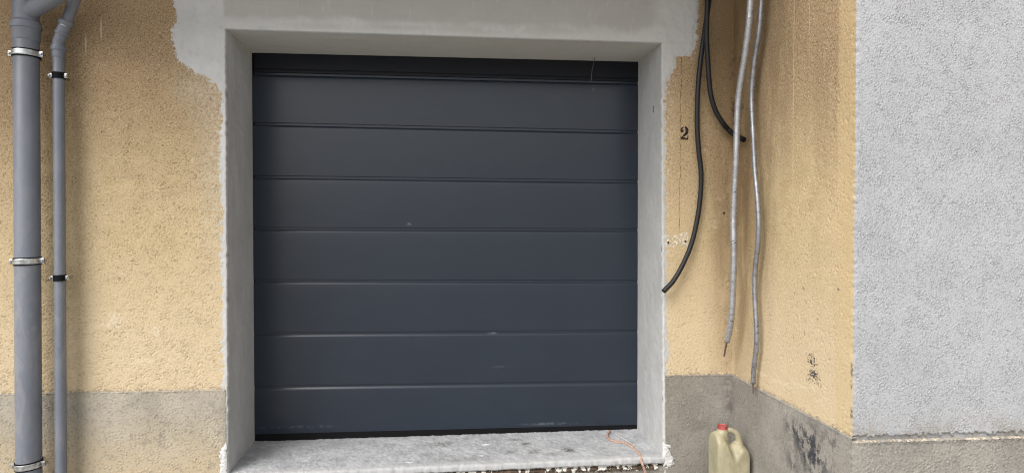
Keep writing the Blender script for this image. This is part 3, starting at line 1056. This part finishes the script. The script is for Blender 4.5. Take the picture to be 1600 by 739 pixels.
# ------------------------------------------------------------------ projecting wall on the right
proj = thing('projecting_wall', 'grey roughcast wall end jutting forward at right, with an ochre side face', 'wall', (XC + 1.0, -PJ + 0.1, 0))
fS = Field((XC, 0, 0), (0, -1, 0), (-1, 0, 0), -0.01, PJ, 0.0, 2.72, 0.0042)
fS.rough(0.0012, 0.0072, 0.012, 0.0003, 0.0006, 121, True)
fG = Field((XC, -PJ, 0), (1, 0, 0), (0, -1, 0), 0.0, 1.35, 0.0, 2.45, 0.0030)
fG.rough(0.00105, 0.0056, 0.0080, 0.0004, 0.0005, 131)


def corner(fs, fg):
    e = lambda z: 0.0011 * np.interp(z, np.linspace(0, 2.72, 700), band1(700, 0.0039, 0.02, 0.3, 141)) - 0.0005
    ws = np.exp(-((fs.u[-1] - fs.u) / 0.013) ** 2)[:, None]
    off = fs.h[0, 0] * 0
    es = e(fs.z)[None, :]
    base_s = getattr(fs, 'proud', 0.0)
    fs.h = fs.h * (1 - ws) + (es + base_s) * ws
    fs.du += (es + base_s) * ws
    wg = np.exp(-((fg.u - fg.u[0]) / 0.013) ** 2)[:, None]
    eg = e(fg.z)[None, :]
    base_g = getattr(fg, 'proud', 0.0)
    fg.h = fg.h * (1 - wg) + (eg + base_g) * wg
    fg.du -= (eg + base_s) * wg


corner(fS, fG)
link('side_render', fast_mesh(*merge(fS.arrays(), fS.coarse(-0.01, PJ, 2.72, ZTOP))), M_OCHRE, proj)
keepz = fG.z[:-1] > ZP_G - 0.03
fG.keep &= keepz[None, :]
# the render overhangs the plinth a little, with a ragged lower edge
jb = int(np.argmax(fG.z > ZP_G + 0.004))
rag = (0.004 * band1(fG.nu, 0.0030, 0.015, 0.12, 142))
for k in range(jb - 10, jb + 2):
    if k >= 0:
        fG.h[:, k] = np.where(fG.z[k] < ZP_G + 0.004 + rag, -0.012, fG.h[:, k])
link('front_render', fast_mesh(*merge(fG.arrays(), fG.coarse(1.35, 6, 0.0, ZTOP, 0), fG.coarse(0, 1.35, 2.45, ZTOP, 0))), M_GREY, proj)
fSP = plinth_field((XC, 0, 0), (0, -1, 0), (-1, 0, 0), -0.01, PJ, ZP_R, 151, 0.0010, 0.0042)
fGP = plinth_field((XC, -PJ, 0), (1, 0, 0), (0, -1, 0), 0.0, 1.35, ZP_G - 0.012, 161, 0.0011, 0.0034)
fSP.proud = fGP.proud = 0.006
lastS, lastG = fSP.h[:, -1].copy(), fGP.h[:, -1].copy()
corner(fSP, fGP)
fSP.h[:, -1] = -0.012
fGP.h[:, -1] = -0.012
# crumbly lip
crumb = np.clip(band1(fGP.nu, 0.0034, 0.010, 0.05, 163), 0, 3) * 0.002
fGP.h[:, -5:-1] += crumb[:, None] + 0.001
link('plinth', fast_mesh(*merge(fSP.arrays(), fGP.arrays(), fGP.coarse(1.35, 6, 0, ZP_G - 0.012, 0.006))), M_PLINTH, proj)
nbp = band((900, 30), 0.003, 0.02, 0.2, 171)


def m_sl(u, z):
    i = np.clip((u / 0.003).astype(int), 0, 899)
    return 0.0055 + 0.003 * nbp[i, 5] - np.abs(z - ZP_R - 0.004)


decal('lip_light_line', fS, proj, m_plain('lip_light_b', (0.50, 0.40, 0.27), 0.9, 0.2, 0, 0.3, 60), 0.005, PJ - 0.006, ZP_R - 0.004, ZP_R + 0.02, 0.004, m_sl, 0.0022)  # pale line paints the light along the side plinth's lip
# crumbly plinth lip, pale because the light it catches is painted in
nbc = band((800, 40), 0.002, 0.006, 0.03, 173)
nbd = band((800, 40), 0.002, 0.05, 0.3, 175)


def m_crumb(u, z):
    i = np.clip((u / 0.002).astype(int), 0, 799)
    j = np.clip(((z - ZP_G + 0.04) / 0.002).astype(int), 0, 39)
    return 0.0035 + 0.002 * nbc[i, j] + 0.0035 * nbd[i, 3] * (u < 0.6) - np.abs(z - (ZP_G - 0.015))


decal('lit_crumbs', fGP, proj, m_plain('lit_lip_crumbs', (0.40, 0.345, 0.275), 0.9, 0.2, 0, 0.5, 80, 0.6), 0.01, 1.3, ZP_G - 0.04, ZP_G - 0.013, 0.0022, m_crumb, 0.0016)
# black smudge on the side face
sc_ = on_x(1271.5, 577, XC)
nbs = band((120, 120), 0.003, 0.006, 0.03, 177)


def m_smudge(u, z):
    a = np.maximum(np.abs(u + sc_.y) / 0.046, np.abs(z - sc_.z) / 0.052)
    i = np.clip(((u + sc_.y + 0.1) / 0.003).astype(int), 0, 119)
    j = np.clip(((z - sc_.z + 0.1) / 0.003).astype(int), 0, 119)
    gap = np.exp(-((z - sc_.z - 0.004) / 0.012) ** 2) * 0.9
    return 0.55 * nbs[i, j] + 0.75 - a - gap - 0.5 * (u + sc_.y > 0.01) * (z > sc_.z + 0.01)


decal('tar_smudge', fS, proj, M_TAR, -sc_.y - 0.07, -sc_.y + 0.07, sc_.z - 0.07, sc_.z + 0.07, 0.0022, m_smudge, 0.0004)

# ------------------------------------------------------------------ garage door
door = thing('garage_door', 'anthracite sectional garage door with wide horizontal ribs, closed', 'garage door', (0, REV, on_y(700, 682, REV).z))
YD = REV + 0.020                       # panel face
LPX = [113, 191.5, 274.5, 355.5, 437, 520, 603]
RPX = [128, 204.5, 282, 357.5, 438, 515.5, 594.5]
zl = [on_y(397, v, YD).z for v in LPX]
zr = [on_y(998, v, YD).z for v in RPX]
zl.append(on_y(398, 678.5, YD).z)
zr.append(on_y(997, 663.5, YD).z)
dxl = on_y(398, 360, YD).x
dxr = on_y(996.5, 360, YD).x
GH, GD = 0.019, 0.0072


def panel(zlt, zrt, zlb, zrb, parent, top_groove=True):
    """face between two grooves: the upper half-groove rises out of its floor with a top-lit chamfer"""
    bm = bmesh.new()
    xs = np.linspace(dxl - 0.01, dxr + 0.01, 40)

    def zat(a, b, x):
        return a + (b - a) * (x - dxl) / (dxr - dxl)
    prof = []
    # (which edge, dz, y)
    prof += [('t', 0.0, YD + GD + 0.012), ('t', 0.0, YD + GD), ('t', -0.0125, YD + GD)]
    for k in range(7):
        th = math.radians(48) * (1 - k / 6)
        prof.append(('t', -0.0130 - 0.0150 * k / 6, YD + GD * (1 - math.sin(math.pi / 2 * k / 6))))
    prof += []
    for k in range(1, 8):
        prof.append(('m%d' % k, 0, YD - 0.0012 * math.sin(math.pi * k / 8)))
    prof += [('b', 0.0030, YD), ('b', 0.0012, YD + 0.0012), ('b', 0.0005, YD + GD + 0.012)]
    rows = []
    for tag_, dz_, y in prof:
        row = []
        for x in xs:
            zt_, zb_ = zat(zlt, zrt, x), zat(zlb, zrb, x)
            if tag_ == 't':
                zz = zt_ + dz_
            elif tag_ == 'b':
                zz = zb_ + dz_
            else:
                k = int(tag_[1:]) / 8
                zz = (zt_ - 0.029) * (1 - k) + (zb_ + 0.003) * k
            row.append(bm.verts.new((x, y, zz)))
        rows.append(row)
    for a, b in zip(rows, rows[1:]):
        for i in range(len(xs) - 1):
            bm.faces.new((a[i], a[i + 1], b[i + 1], b[i]))
    o = done('door_panel', bm, M_DOOR, parent, True, 25)
    return o


for k in range(7):
    panel(zl[k] - 0.0, zr[k], zl[k + 1], zr[k + 1], door)
bm = bmesh.new()
for x0, x1 in ((bl_t.x - 0.03, dxl), (dxr, br_t.x + 0.03)):
    box(bm, ((x0 + x1) / 2, YD + 0.02, 1.2), (x1 - x0 - 0.001, 0.03, 2.6), 0.002)
    done('side_seal', bm, M_RUBBER, door)
    bm = bmesh.new()
bm.free()
# dark head strip, lintel shade put into its near-black colour, seal lip below
bm = bmesh.new()
za_, zb_ = zl[0] + 0.001, zr[0] + 0.001
ys = YD - 0.002
rows = []
for zoff, y in ((0.30, ys), (0.022, ys), (0.018, ys + 0.004), (0.014, ys + 0.004), (0.011, ys - 0.003), (0.0, ys - 0.003), (0.0, ys + 0.03)):
    rows.append([bm.verts.new((dxl + (dxr - dxl) * k, y, za_ + (zb_ - za_) * k + zoff)) for k in (0, .5, 1)])
for a, b in zip(rows, rows[1:]):
    for i in range(2):
        bm.faces.new((a[i], a[i + 1], b[i + 1], b[i]))
done('head_strip', bm, M_HEAD_SHADE, door, True, 20)
# bottom seal
bm = bmesh.new()
rows = []
for zo_, y in ((0.012, YD + 0.012), (0.001, YD + 0.004), (-0.006, YD + 0.001), (-0.02, YD + 0.003), (-0.034, YD - 0.002), (-0.06, YD + 0.004)):
    rows.append([bm.verts.new((dxl + (dxr - dxl) * k, y, zl[7] + (zr[7] - zl[7]) * k + zo_)) for k in np.linspace(0, 1, 20)])
for a, b in zip(rows, rows[1:]):
    for i in range(19):
        bm.faces.new((a[i], a[i + 1], b[i + 1], b[i]))
done('bottom_seal', bm, M_RUBBER, door)
# dark garage behind, so that no light leaks through the joints
bm = bmesh.new()
box(bm, (0, YD + 0.10, 1.3), (2.7, 0.04, 2.8))
done('backing', bm, M_RUBBER, door)

# ------------------------------------------------------------------ drainpipes
YB = -0.115


def pipe_axis(pxa, pxb, py, Y):
    a, b = on_y(pxa, py, Y), on_y(pxb, py, Y)
    d1, d2 = (a - CAM), (b - CAM)
    d1.z = d2.z = 0
    d1.normalize()
    d2.normalize()
    half = math.acos(max(-1, min(1, d1.dot(d2)))) / 2
    mid = (d1 + d2).normalized()
    t = (Y - CAM.y) / mid.y
    ctr = CAM + mid * t
    return ctr.x, math.sin(half) * t


bx, br = pipe_axis(20.5, 64.0, 300, YB)
YS = -0.085
sx, sr = pipe_axis(83.0, 102.5, 300, YS)
print('pipes', bx, br, sx, sr)
big = thing('drainpipe', 'thick grey plastic drainpipe with a branch at its top, at far left', 'drainpipe', (bx, YB, 0), 'grey drainpipes on the left wall')
zof = lambda py, px, Y: on_y(px, py, Y).z
z_col = zof(31, 40, YB - br)
bm = bmesh.new()
lathe(bm, (bx, YB, 0.0), (0, 0, 1), [(br, 0.0), (br, z_col - 0.03), (br * 0.9, z_col - 0.02)], 40)
done('pipe', bm, M_PVC, big, True, 40)
bm = bmesh.new()
r1 = br * 1.07
lathe(bm, (bx, YB, z_col - 0.085), (0, 0, 1), [(br * 1.0, -0.004), (r1 * 0.985, 0.0), (r1, 0.004), (r1, 0.052), (r1 * 1.02, 0.054), (r1 * 1.075, 0.055), (r1 * 1.095, 0.062), (r1 * 1.095, 0.080), (r1 * 1.06, 0.088),
                                              (br * 1.03, 0.095), (br * 1.02, 0.12), (br * 1.02, 0.40)], 40)
done('socket', bm, M_PVC, big, True, 35)
bm = bmesh.new()
b0 = on_y(40, 22, YB)
b1 = on_y(104, -17, YB - 0.14)
tube(bm, [b0, b0.lerp(b1, 0.3), b0.lerp(b1, 0.6), b1, b1 + (b1 - b0)], lambda i, n: br * 0.74, 32)
done('branch', bm, M_PVC, big, True, 50)


def clamp(parent, cx, cy, z, r, hb, metal_front, tilt=0.0):
    """two half bands bolted at the ears, with a rubber lining and a stud into the wall"""
    bm = bmesh.new()
    t0, t1 = 0.0005, 0.004
    lathe(bm, (cx, cy, z), (0, 0, 1), [(r + t0, -hb * .72), (r + t1, -hb * .72), (r + t1, hb * .72), (r + t0, hb * .72)], 40)
    mt = Matrix.Rotation(tilt, 3, 'Y')
    o = done('clamp', bm, M_RUBBER, parent, True, 35)
    bm = bmesh.new()
    if metal_front:
        lathe(bm, (cx, cy, z), (0, 0, 1), [(r + t1 - .001, -hb * .5), (r + t1 + .002, -hb * .5), (r + t1 + .003, -hb * .42), (r + t1 + .0022, -hb * .2), (r + t1 + .0022, hb * .2),
                                           (r + t1 + .003, hb * .42), (r + t1 + .002, hb * .5), (r + t1 - .001, hb * .5)], 40)
    ew = 0.024 if metal_front else 0.017
    for s in (-1, 1):
        ear = bmesh.new()
        box(ear, (cx + s * (r + t1 + ew / 2 - 0.003), cy - 0.003, z), (ew, 0.0095, hb * 1.05), 0.001)
        done('ear', ear, M_ZINC, o, True, 35)
    if metal_front:
        done('band', bm, M_ZINC, o, True, 35)
    else:
        bm.free()
    for s in (-1, 1):
        bm = bmesh.new()
        q = (cx + s * (r + t1 + ew * 0.58), cy - 0.008, z)
        lathe(bm, q, (0, -1, 0), [(0.0001, 0.007), (0.004, 0.0066), (0.0062, 0.004), (0.0066, 0.0)], 12)
        lathe(bm, q, (0, 1, 0), [(0.003, 0.0), (0.003, 0.035), (0.0001, 0.036)], 8)
        done('screw', bm, M_ZINC, o, True, 40)
    bm = bmesh.new()
    lathe(bm, (cx, cy + r, z), (0, 1, 0), [(0.007, 0), (0.007, 0.012), (0.004, 0.012), (0.004, -cy)], 10)
    done('stud', bm, M_ZINC, o, True, 40)
    # band sits a little skew
    if tilt:
        for m in [o] + list(o.children):
            off = Vector((cx, cy, z)) - origin_of(parent)
            m.data.transform(Matrix.Translation(off) @ Matrix.Rotation(tilt, 4, 'Y') @ Matrix.Translation(-off))
    return o


for py, tl in ((85, 0.01), (408, -0.03), (725, -0.05)):
    clamp(big, bx, YB, zof(py, 42, YB), br, 0.026, True, tl)

small = thing('drainpipe', 'thin grey plastic drainpipe that bends right at its top, beside the thick one', 'drainpipe', (sx, YS, 0), 'grey drainpipes on the left wall')
z_s = zof(76, 92, YS)
bm = bmesh.new()
lathe(bm, (sx, YS, 0), (0, 0, 1), [(sr, 0), (sr, z_s - 0.02), (sr * .9, z_s - 0.01)], 28)
done('pipe', bm, M_PVC, small, True, 40)
e0 = Vector((sx, YS, z_s - 0.045))
e1 = Vector((sx, YS, z_s + 0.03))
k1 = on_y(98, 49, YS - 0.005)
k2 = on_y(105, 33, YS - 0.008)
k3 = on_y(121, -12, YS - 0.02)
d2 = (k3 - k2).normalized()
bm = bmesh.new()
lathe(bm, e0, (0, 0, 1), [(sr * 1.0, -0.002), (sr * 1.12, 0.002), (sr * 1.14, 0.032), (sr * 1.30, 0.034), (sr * 1.33, 0.040), (sr * 1.33, 0.050), (sr * 1.28, 0.055), (sr * 1.08, 0.056), (sr * 1.05, 0.07)], 28)
pts = catmull([e1 - Vector((0, 0, 0.03)), e1, e1.lerp(k1, .5), k1, k2 - d2 * 0.01], 0.012)
tube(bm, pts, sr * 1.06, 28)
lathe(bm, k1 - d2 * 0.014, d2, [(sr * 1.05, -0.004), (sr * 1.24, -0.003), (sr * 1.27, 0.002), (sr * 1.25, 0.008), (sr * 1.12, 0.009), (sr * 1.12, 0.046), (sr * 1.28, 0.047), (sr * 1.33, 0.053), (sr * 1.33, 0.063), (sr * 1.26, 0.069), (sr * 1.0, 0.070)], 28)
done('elbow', bm, M_PVC, small, True, 35)
bm = bmesh.new()
tube(bm, [k2 - d2 * 0.02, k2 + d2 * 0.1, k2 + d2 * 0.5], sr, 28)
done('upper_pipe', bm, M_PVC, small, True, 40)
bm = bmesh.new()
lc = on_y(99.5, 40.5, YS - 0.007)
toc = (CAM - lc)
toc.z = 0
toc.normalize()
side = Vector((0, 0, 1)).cross(toc).normalized()
upv = (d2 - toc * d2.dot(toc)).normalized()
sv = toc.cross(upv)
for off, w_ in ((-0.006, 0.020), (0.0, 0.014), (0.006, 0.020)):
    ro = []
    for k in range(6):
        a = (k / 5 - .5) * w_ / sr
        for dv in (-0.0022, 0.0022):
            ro.append(bm.verts.new(lc + (toc * math.cos(a) + sv * math.sin(a)) * (sr * 1.17 + 0.0012) + upv * (off + dv)))
    for k in range(5):
        bm.faces.new((ro[2 * k], ro[2 * k + 2], ro[2 * k + 3], ro[2 * k + 1]))
done('print_mark', bm, M_LABEL, small)
for py, tl in ((119, 0.0), (434, -0.02)):
    clamp(small, sx, YS, zof(py, 92, YS), sr, 0.021, False, tl)

# ------------------------------------------------------------------ loose conduits and cables
def strand(name, mat, parent, pts, r, seg=12, ribs=None, kinks=None):
    bm = bmesh.new()
    if ribs:
        P = catmull(pts, ribs)
        tube(bm, P, lambda i, n: r * (1.0 if i % 2 else 0.86), seg)
    else:
        P = catmull(pts, 0.012)
        rk = random.Random(len(P))
        kk = {rk.randrange(5, len(P) - 2) for _ in range(kinks or 0)}
        tube(bm, P, lambda i, n: r * ((0.88 if i in kk else 1.0) + (0.05 * rk.uniform(-1, 1) if i > n * 0.82 else 0.012 * rk.uniform(-1, 1))), seg)
    return done(name, bm, mat, parent)


def cyl(px, py, Y):
    return on_y(px, py, Y)


RC = 0.0140
ca = [(1112, -40, -.075), (1108, 0, -.07), (1101, 50, -.055), (1094, 100, -.045), (1090, 150, -.04), (1089.5, 200, -.036), (1092, 238, -.034), (1095.5, 272, -.034), (1094, 310, -.034), (1088, 350, -.036), (1079, 385, -.04),
      (1066, 415, -.046), (1052, 439, -.052), (1037, 455, -.06)]
t_ = thing('conduit', 'longer black corrugated conduit whose cut end curls left to the plaster edge', 'conduit', on_y(1037, 455, -.06), 'black conduits hanging beside the door')
strand('hose', M_BLACK, t_, [cyl(*k) for k in ca], RC, 14, ribs=0.0026)
bm = bmesh.new()
e_ = [cyl(*k) for k in ca][-2:]
dv = (e_[1] - e_[0]).normalized()
lathe(bm, e_[1] + dv * 0.0015, dv, [(RC * .95, 0), (RC * .8, 0.001), (RC * .72, -0.001), (RC * .6, -0.001), (0.0005, -0.001)], 14)
done('open_end', bm, M_HOLE, t_)
cb = [(1102, -40, -.09), (1105, 0, -.09), (1104.5, 30, -.09), (1104, 58, -.088), (1106, 95, -.08), (1108, 125, -.072), (1111, 150, -.066), (1118, 173, -.06), (1129, 192, -.055), (1143, 207, -.05), (1159, 217, -.045)]
CB = [cyl(*k) for k in cb[:-2]] + [on_x(1140, 204.5, XC - 0.040), on_x(1151, 213, XC - 0.034), on_x(1162, 218.5, XC - 0.030)]
t_ = thing('conduit', 'shorter black corrugated conduit curling right behind the left grey cable', 'conduit', CB[-1], 'black conduits hanging beside the door')
strand('hose', M_BLACK, t_, CB, RC, 14, ribs=0.0026)
bm = bmesh.new()
e_ = CB[-2:]
dv = (e_[1] - e_[0]).normalized()
lathe(bm, e_[1] + dv * 0.0015, dv, [(RC * .95, 0), (RC * .8, 0.001), (RC * .72, -0.001), (RC * .6, -0.001), (0.0005, -0.001)], 14)
done('open_end', bm, M_HOLE, t_)

C1 = [(1177, -40), (1173, 0), (1170, 40), (1165, 80), (1158.5, 120), (1153.5, 158), (1151.5, 200), (1150, 250), (1147.5, 300), (1146, 345), (1146.5, 378), (1146.5, 410), (1145, 450), (1143, 490), (1140, 514), (1136, 533)]
C2 = [(1194, -40), (1190, 0), (1186.5, 45), (1180, 88), (1176, 125), (1174.5, 160), (1177, 215), (1179.5, 265), (1183.5, 310), (1185.5, 350), (1184, 385), (1180, 420), (1179.5, 460), (1182, 510), (1182, 540), (1178.5, 570), (1176.5, 599)]


def hang(pts, gap0, gap1):
    out = []
    n = len(pts)
    for i, (a, b) in enumerate(pts):
        out.append(on_x(a, b, XC - (gap0 + (gap1 - gap0) * i / (n - 1))))
    return out


P1 = hang(C1, 0.11, 0.085)
P2 = hang(C2, 0.055, 0.035)
t_ = thing('cable', 'left of two silver grey cables, hanging higher, with a bare dark core', 'cable', P1[-1], 'silver grey cables hanging in the corner')
strand('sheath', M_SILVER, t_, P1, 0.0160, 16, kinks=5)
bm = bmesh.new()
tube(bm, catmull([P1[-1] + (P1[-2] - P1[-1]) * .2, P1[-1], on_x(1133.5, 545, XC - .085), on_x(1131.5, 556, XC - .083)], 0.008), lambda i, n: 0.0058 - 0.001 * (i / n), 8)
done('core', bm, M_COPPER, t_)
t_ = thing('cable', 'right of two silver grey cables, thinner and longer, ending at the plinth top', 'cable', P2[-1], 'silver grey cables hanging in the corner')
strand('sheath', M_SILVER_SHADED, t_, P2, 0.0125, 16, kinks=7)
bm = bmesh.new()
tube(bm, catmull([P2[-1] + (P2[-2] - P2[-1]) * .2, P2[-1], on_x(1176.5, 607, XC - .035), on_x(1177, 614, XC - .035)], 0.006), 0.0038, 8)
done('core', bm, M_COPPER, t_)

def crease(parent, P, py, r, mat):
    k = min(range(1, len(P) - 1), key=lambda i: abs(P[i].z - py))
    t = (P[k + 1] - P[k - 1]).normalized()
    v = (CAM - P[k]).normalized()
    v = (v - t * v.dot(t)).normalized()
    w_ = t.cross(v)
    bm = bmesh.new()
    a0 = random.uniform(-0.9, 0.1)
    pts_ = [P[k] + (v * math.cos(a) + w_ * math.sin(a)) * r + t * (0.002 * math.sin(3 * a)) for a in (a0 + q * 0.2 for q in range(6))]
    tube(bm, pts_, lambda i, n: 0.0004 + 0.0011 * math.sin(math.pi * i / (n - 1)), 6)
    done('crease', bm, mat, parent)


for o_, Pp, r_, rows_ in ((bpy.data.objects['cable'], P1, 0.0160, (48, 300, 377, 381, 440, 492, 503, 514, 521)), (bpy.data.objects['cable.001'], P2, 0.0125, (180, 506, 514, 530, 566, 584))):
    D_ = catmull(Pp, 0.006)
    for py in rows_:
        crease(o_, D_, on_x(1160, py, XC - 0.06).z, r_, M_HOLE)

# thin wire hanging from the soffit in front of the door
YW = REV - 0.10
w = [on_y(930, 84, YW), on_y(928.5, 93, YW), on_y(926, 106, YW - .01), on_y(924, 118, YW - .012), on_y(924.5, 128, YW - .01)]
w[0].z = edge_t(w[0].x) + 0.004
bm = bmesh.new()
tube(bm, catmull(w, 0.006), 0.0022, 6)
o = done('wire', bm, M_WIRE)
o['label'] = 'thin bent wire hanging from the soffit in front of the door top'
o['category'] = 'wire'

# salmon twine lying over the threshold
ZS = lambda px, py: on_z(px, py, bl_b.z - 0.0)


def sill_pt(px, py, lift=0.004):
    """point of the sloping threshold seen at a pixel"""
    n = (Vector(bl_b) - Vector(sl_f)).cross(Vector(br_b) - Vector(sl_f)).normalized()
    d = ray(px, py)
    k = (Vector(sl_f) - CAM).dot(n) / d.dot(n)
    q = CAM + d * k
    return q + Vector((0, 0, lift + 0.006))


tw = [sill_pt(953, 675), sill_pt(949.5, 680), sill_pt(949.5, 685), sill_pt(955, 690), sill_pt(965, 692.5), sill_pt(976, 694), sill_pt(986, 699), sill_pt(995, 706.5), sill_pt(1000, 714, .006),
      on_y(1003, 722, -0.034), on_y(1006, 730, -0.036), on_y(1009, 739, -0.03), on_y(1012, 752, -0.02)]
bm = bmesh.new()
T1 = catmull(tw, 0.006)
for ph in (0, math.pi):
    Q = [p_ + Vector((math.cos(i * .7 + ph), 0, math.sin(i * .7 + ph))) * 0.0028 for i, p_ in enumerate(T1)]
    tube(bm, Q, 0.0052, 7)
o = done('twine', bm, M_TWINE)
o['label'] = 'salmon pink twine lying across the right end of the threshold'
o['category'] = 'twine'
bm = bmesh.new()
tube(bm, catmull([sill_pt(966, 682, .003), sill_pt(975, 688, .003), sill_pt(985, 695, .006), sill_pt(991, 700, .012)], 0.008), 0.0022, 6)
o = done('straw', bm, M_STRAW)
o['label'] = 'thin white thread lying beside the salmon twine on the threshold'
o['category'] = 'thread'

# ------------------------------------------------------------------ jerrycan in the corner
YJ = -0.23
jc = on_y(1139, 700, YJ)
PXM = F / ((jc - CAM).dot(_f))
can = thing('jerrycan', 'yellowed plastic jerrycan with a red cap standing in the wall corner', 'jerrycan', (jc.x, YJ, 0))
ztopb = on_y(1113, 676, YJ).z           # left shoulder
zrs = on_y(1167, 697, YJ).z             # right shoulder
LA, LD = 0.172, 0.145
nx_, ny_ = 44, 36
xs = np.linspace(-1, 1, nx_)
ysn = np.linspace(-1, 1, ny_)
bm = bmesh.new()


def can_top(a, d):
    """height of the top over a (along) and d (across), both -1..1"""
    h = ztopb + (zrs - ztopb) * np.clip((a + 0.5) / 1.4, 0, 1)
    ch = np.clip((abs(d) - 0.25) / 0.75, 0, 1) ** 1.2
    h = h - ch * (0.040 - 0.022 * np.clip((a + 0.1) / 0.6, 0, 1))
    pocket = np.exp(-(np.abs(a + 0.06 - 0.12 * abs(d)) / 0.33) ** 2.6) * (0.6 + 0.4 * abs(d))
    return h - 0.060 * pocket


NS = 48
ring0 = []
levels = [0.0, 0.004, 0.012] + list(np.linspace(0.03, 0.86, 12)) + [0.90, 0.94, 0.97, 0.985]


def sq(th, n=5.0):
    c_, s_ = math.cos(th), math.sin(th)
    k = (abs(c_) ** n + abs(s_) ** n) ** (-1 / n)
    return c_ * k, s_ * k


rings = []
for lv in levels + [1.0, 1.01, 1.02, 1.03, 1.04]:
    ring = []
    for k in range(NS):
        a, d = sq(2 * math.pi * k / NS, 11.0)
        shr = 1.0
        if lv < 0.02:
            shr = 0.94 + 3 * lv
        if lv <= 1.0:
            zt_ = can_top(a, d)
            if lv > 0.9:
                tt = (lv - 0.9) / 0.1
                shr = 1 - 0.05 * tt ** 2
            zz = zt_ * lv
            x_, y_ = a * shr, d * shr
        else:
            f_ = {1.01: .82, 1.02: .6, 1.03: .35, 1.04: .1}[lv]
            x_, y_ = a * f_, d * f_
            zz = can_top(x_, y_) + 0.004
        ring.append(bm.verts.new((x_ * LA / 2, y_ * LD / 2, zz)))
    rings.append(ring)
for a, b in zip(rings, rings[1:]):
    for k in range(NS):
        bm.faces.new((a[k], a[(k + 1) % NS], b[(k + 1) % NS], b[k]))
bm.faces.new(rings[0][::-1])
bm.faces.new(rings[-1])
# neck
nxp = -0.036
znk = ztopb + 0.012
lathe_r = lathe(bm, (nxp, 0, ztopb - 0.04), (0, 0, 1), [(0.0001, 0), (0.034, 0.001), (0.031, 0.045), (0.026, 0.052), (0.026, 0.06), (0.0001, 0.061)], 24)
# handle: rises behind the neck and runs down to the right shoulder
hp = [(-0.022, 0, ztopb - 0.03), (-0.014, 0, ztopb + 0.004), (0.000, 0, ztopb + 0.012), (0.020, 0, ztopb + 0.004), (0.043, 0, ztopb - 0.016), (0.062, 0, zrs - 0.014), (0.074, 0, zrs - 0.05)]
tube(bm, catmull(hp, 0.006), lambda i, n: 0.0135 + 0.016 * max(0, i / n - .30), 14)
bmesh.ops.translate(bm, vec=(jc.x, YJ, 0.002), verts=bm.verts)
bod = done('body', bm, M_HDPE, can)
rm = bod.modifiers.new('fuse', 'REMESH')
rm.mode = 'VOXEL'
rm.voxel_size = 0.0035
rm.use_smooth_shade = True
sm = bod.modifiers.new('soften', 'SMOOTH')
sm.factor = 0.5
sm.iterations = 3
bm = bmesh.new()
zc0 = ztopb + 0.008
cr = 0.0255
nr_ = 40
prof = [(cr * .9, 0.0), (cr * 1.04, 0.001), (cr * 1.04, 0.006), (cr, 0.008), (cr, 0.027), (cr * .95, 0.031), (cr * .8, 0.032), (cr * .76, 0.030), (0.0005, 0.030)]
rg = lathe(bm, (jc.x + nxp, YJ, zc0), (0, 0, 1), prof, nr_)
for ri in (3, 4):
    for k in range(0, nr_, 2):
        v = rg[ri][k]
        ctr = Vector((jc.x + nxp, YJ, v.co.z))
        v.co = ctr + (v.co - ctr) * 0.95
done('cap', bm, M_RED, can, True, 40)
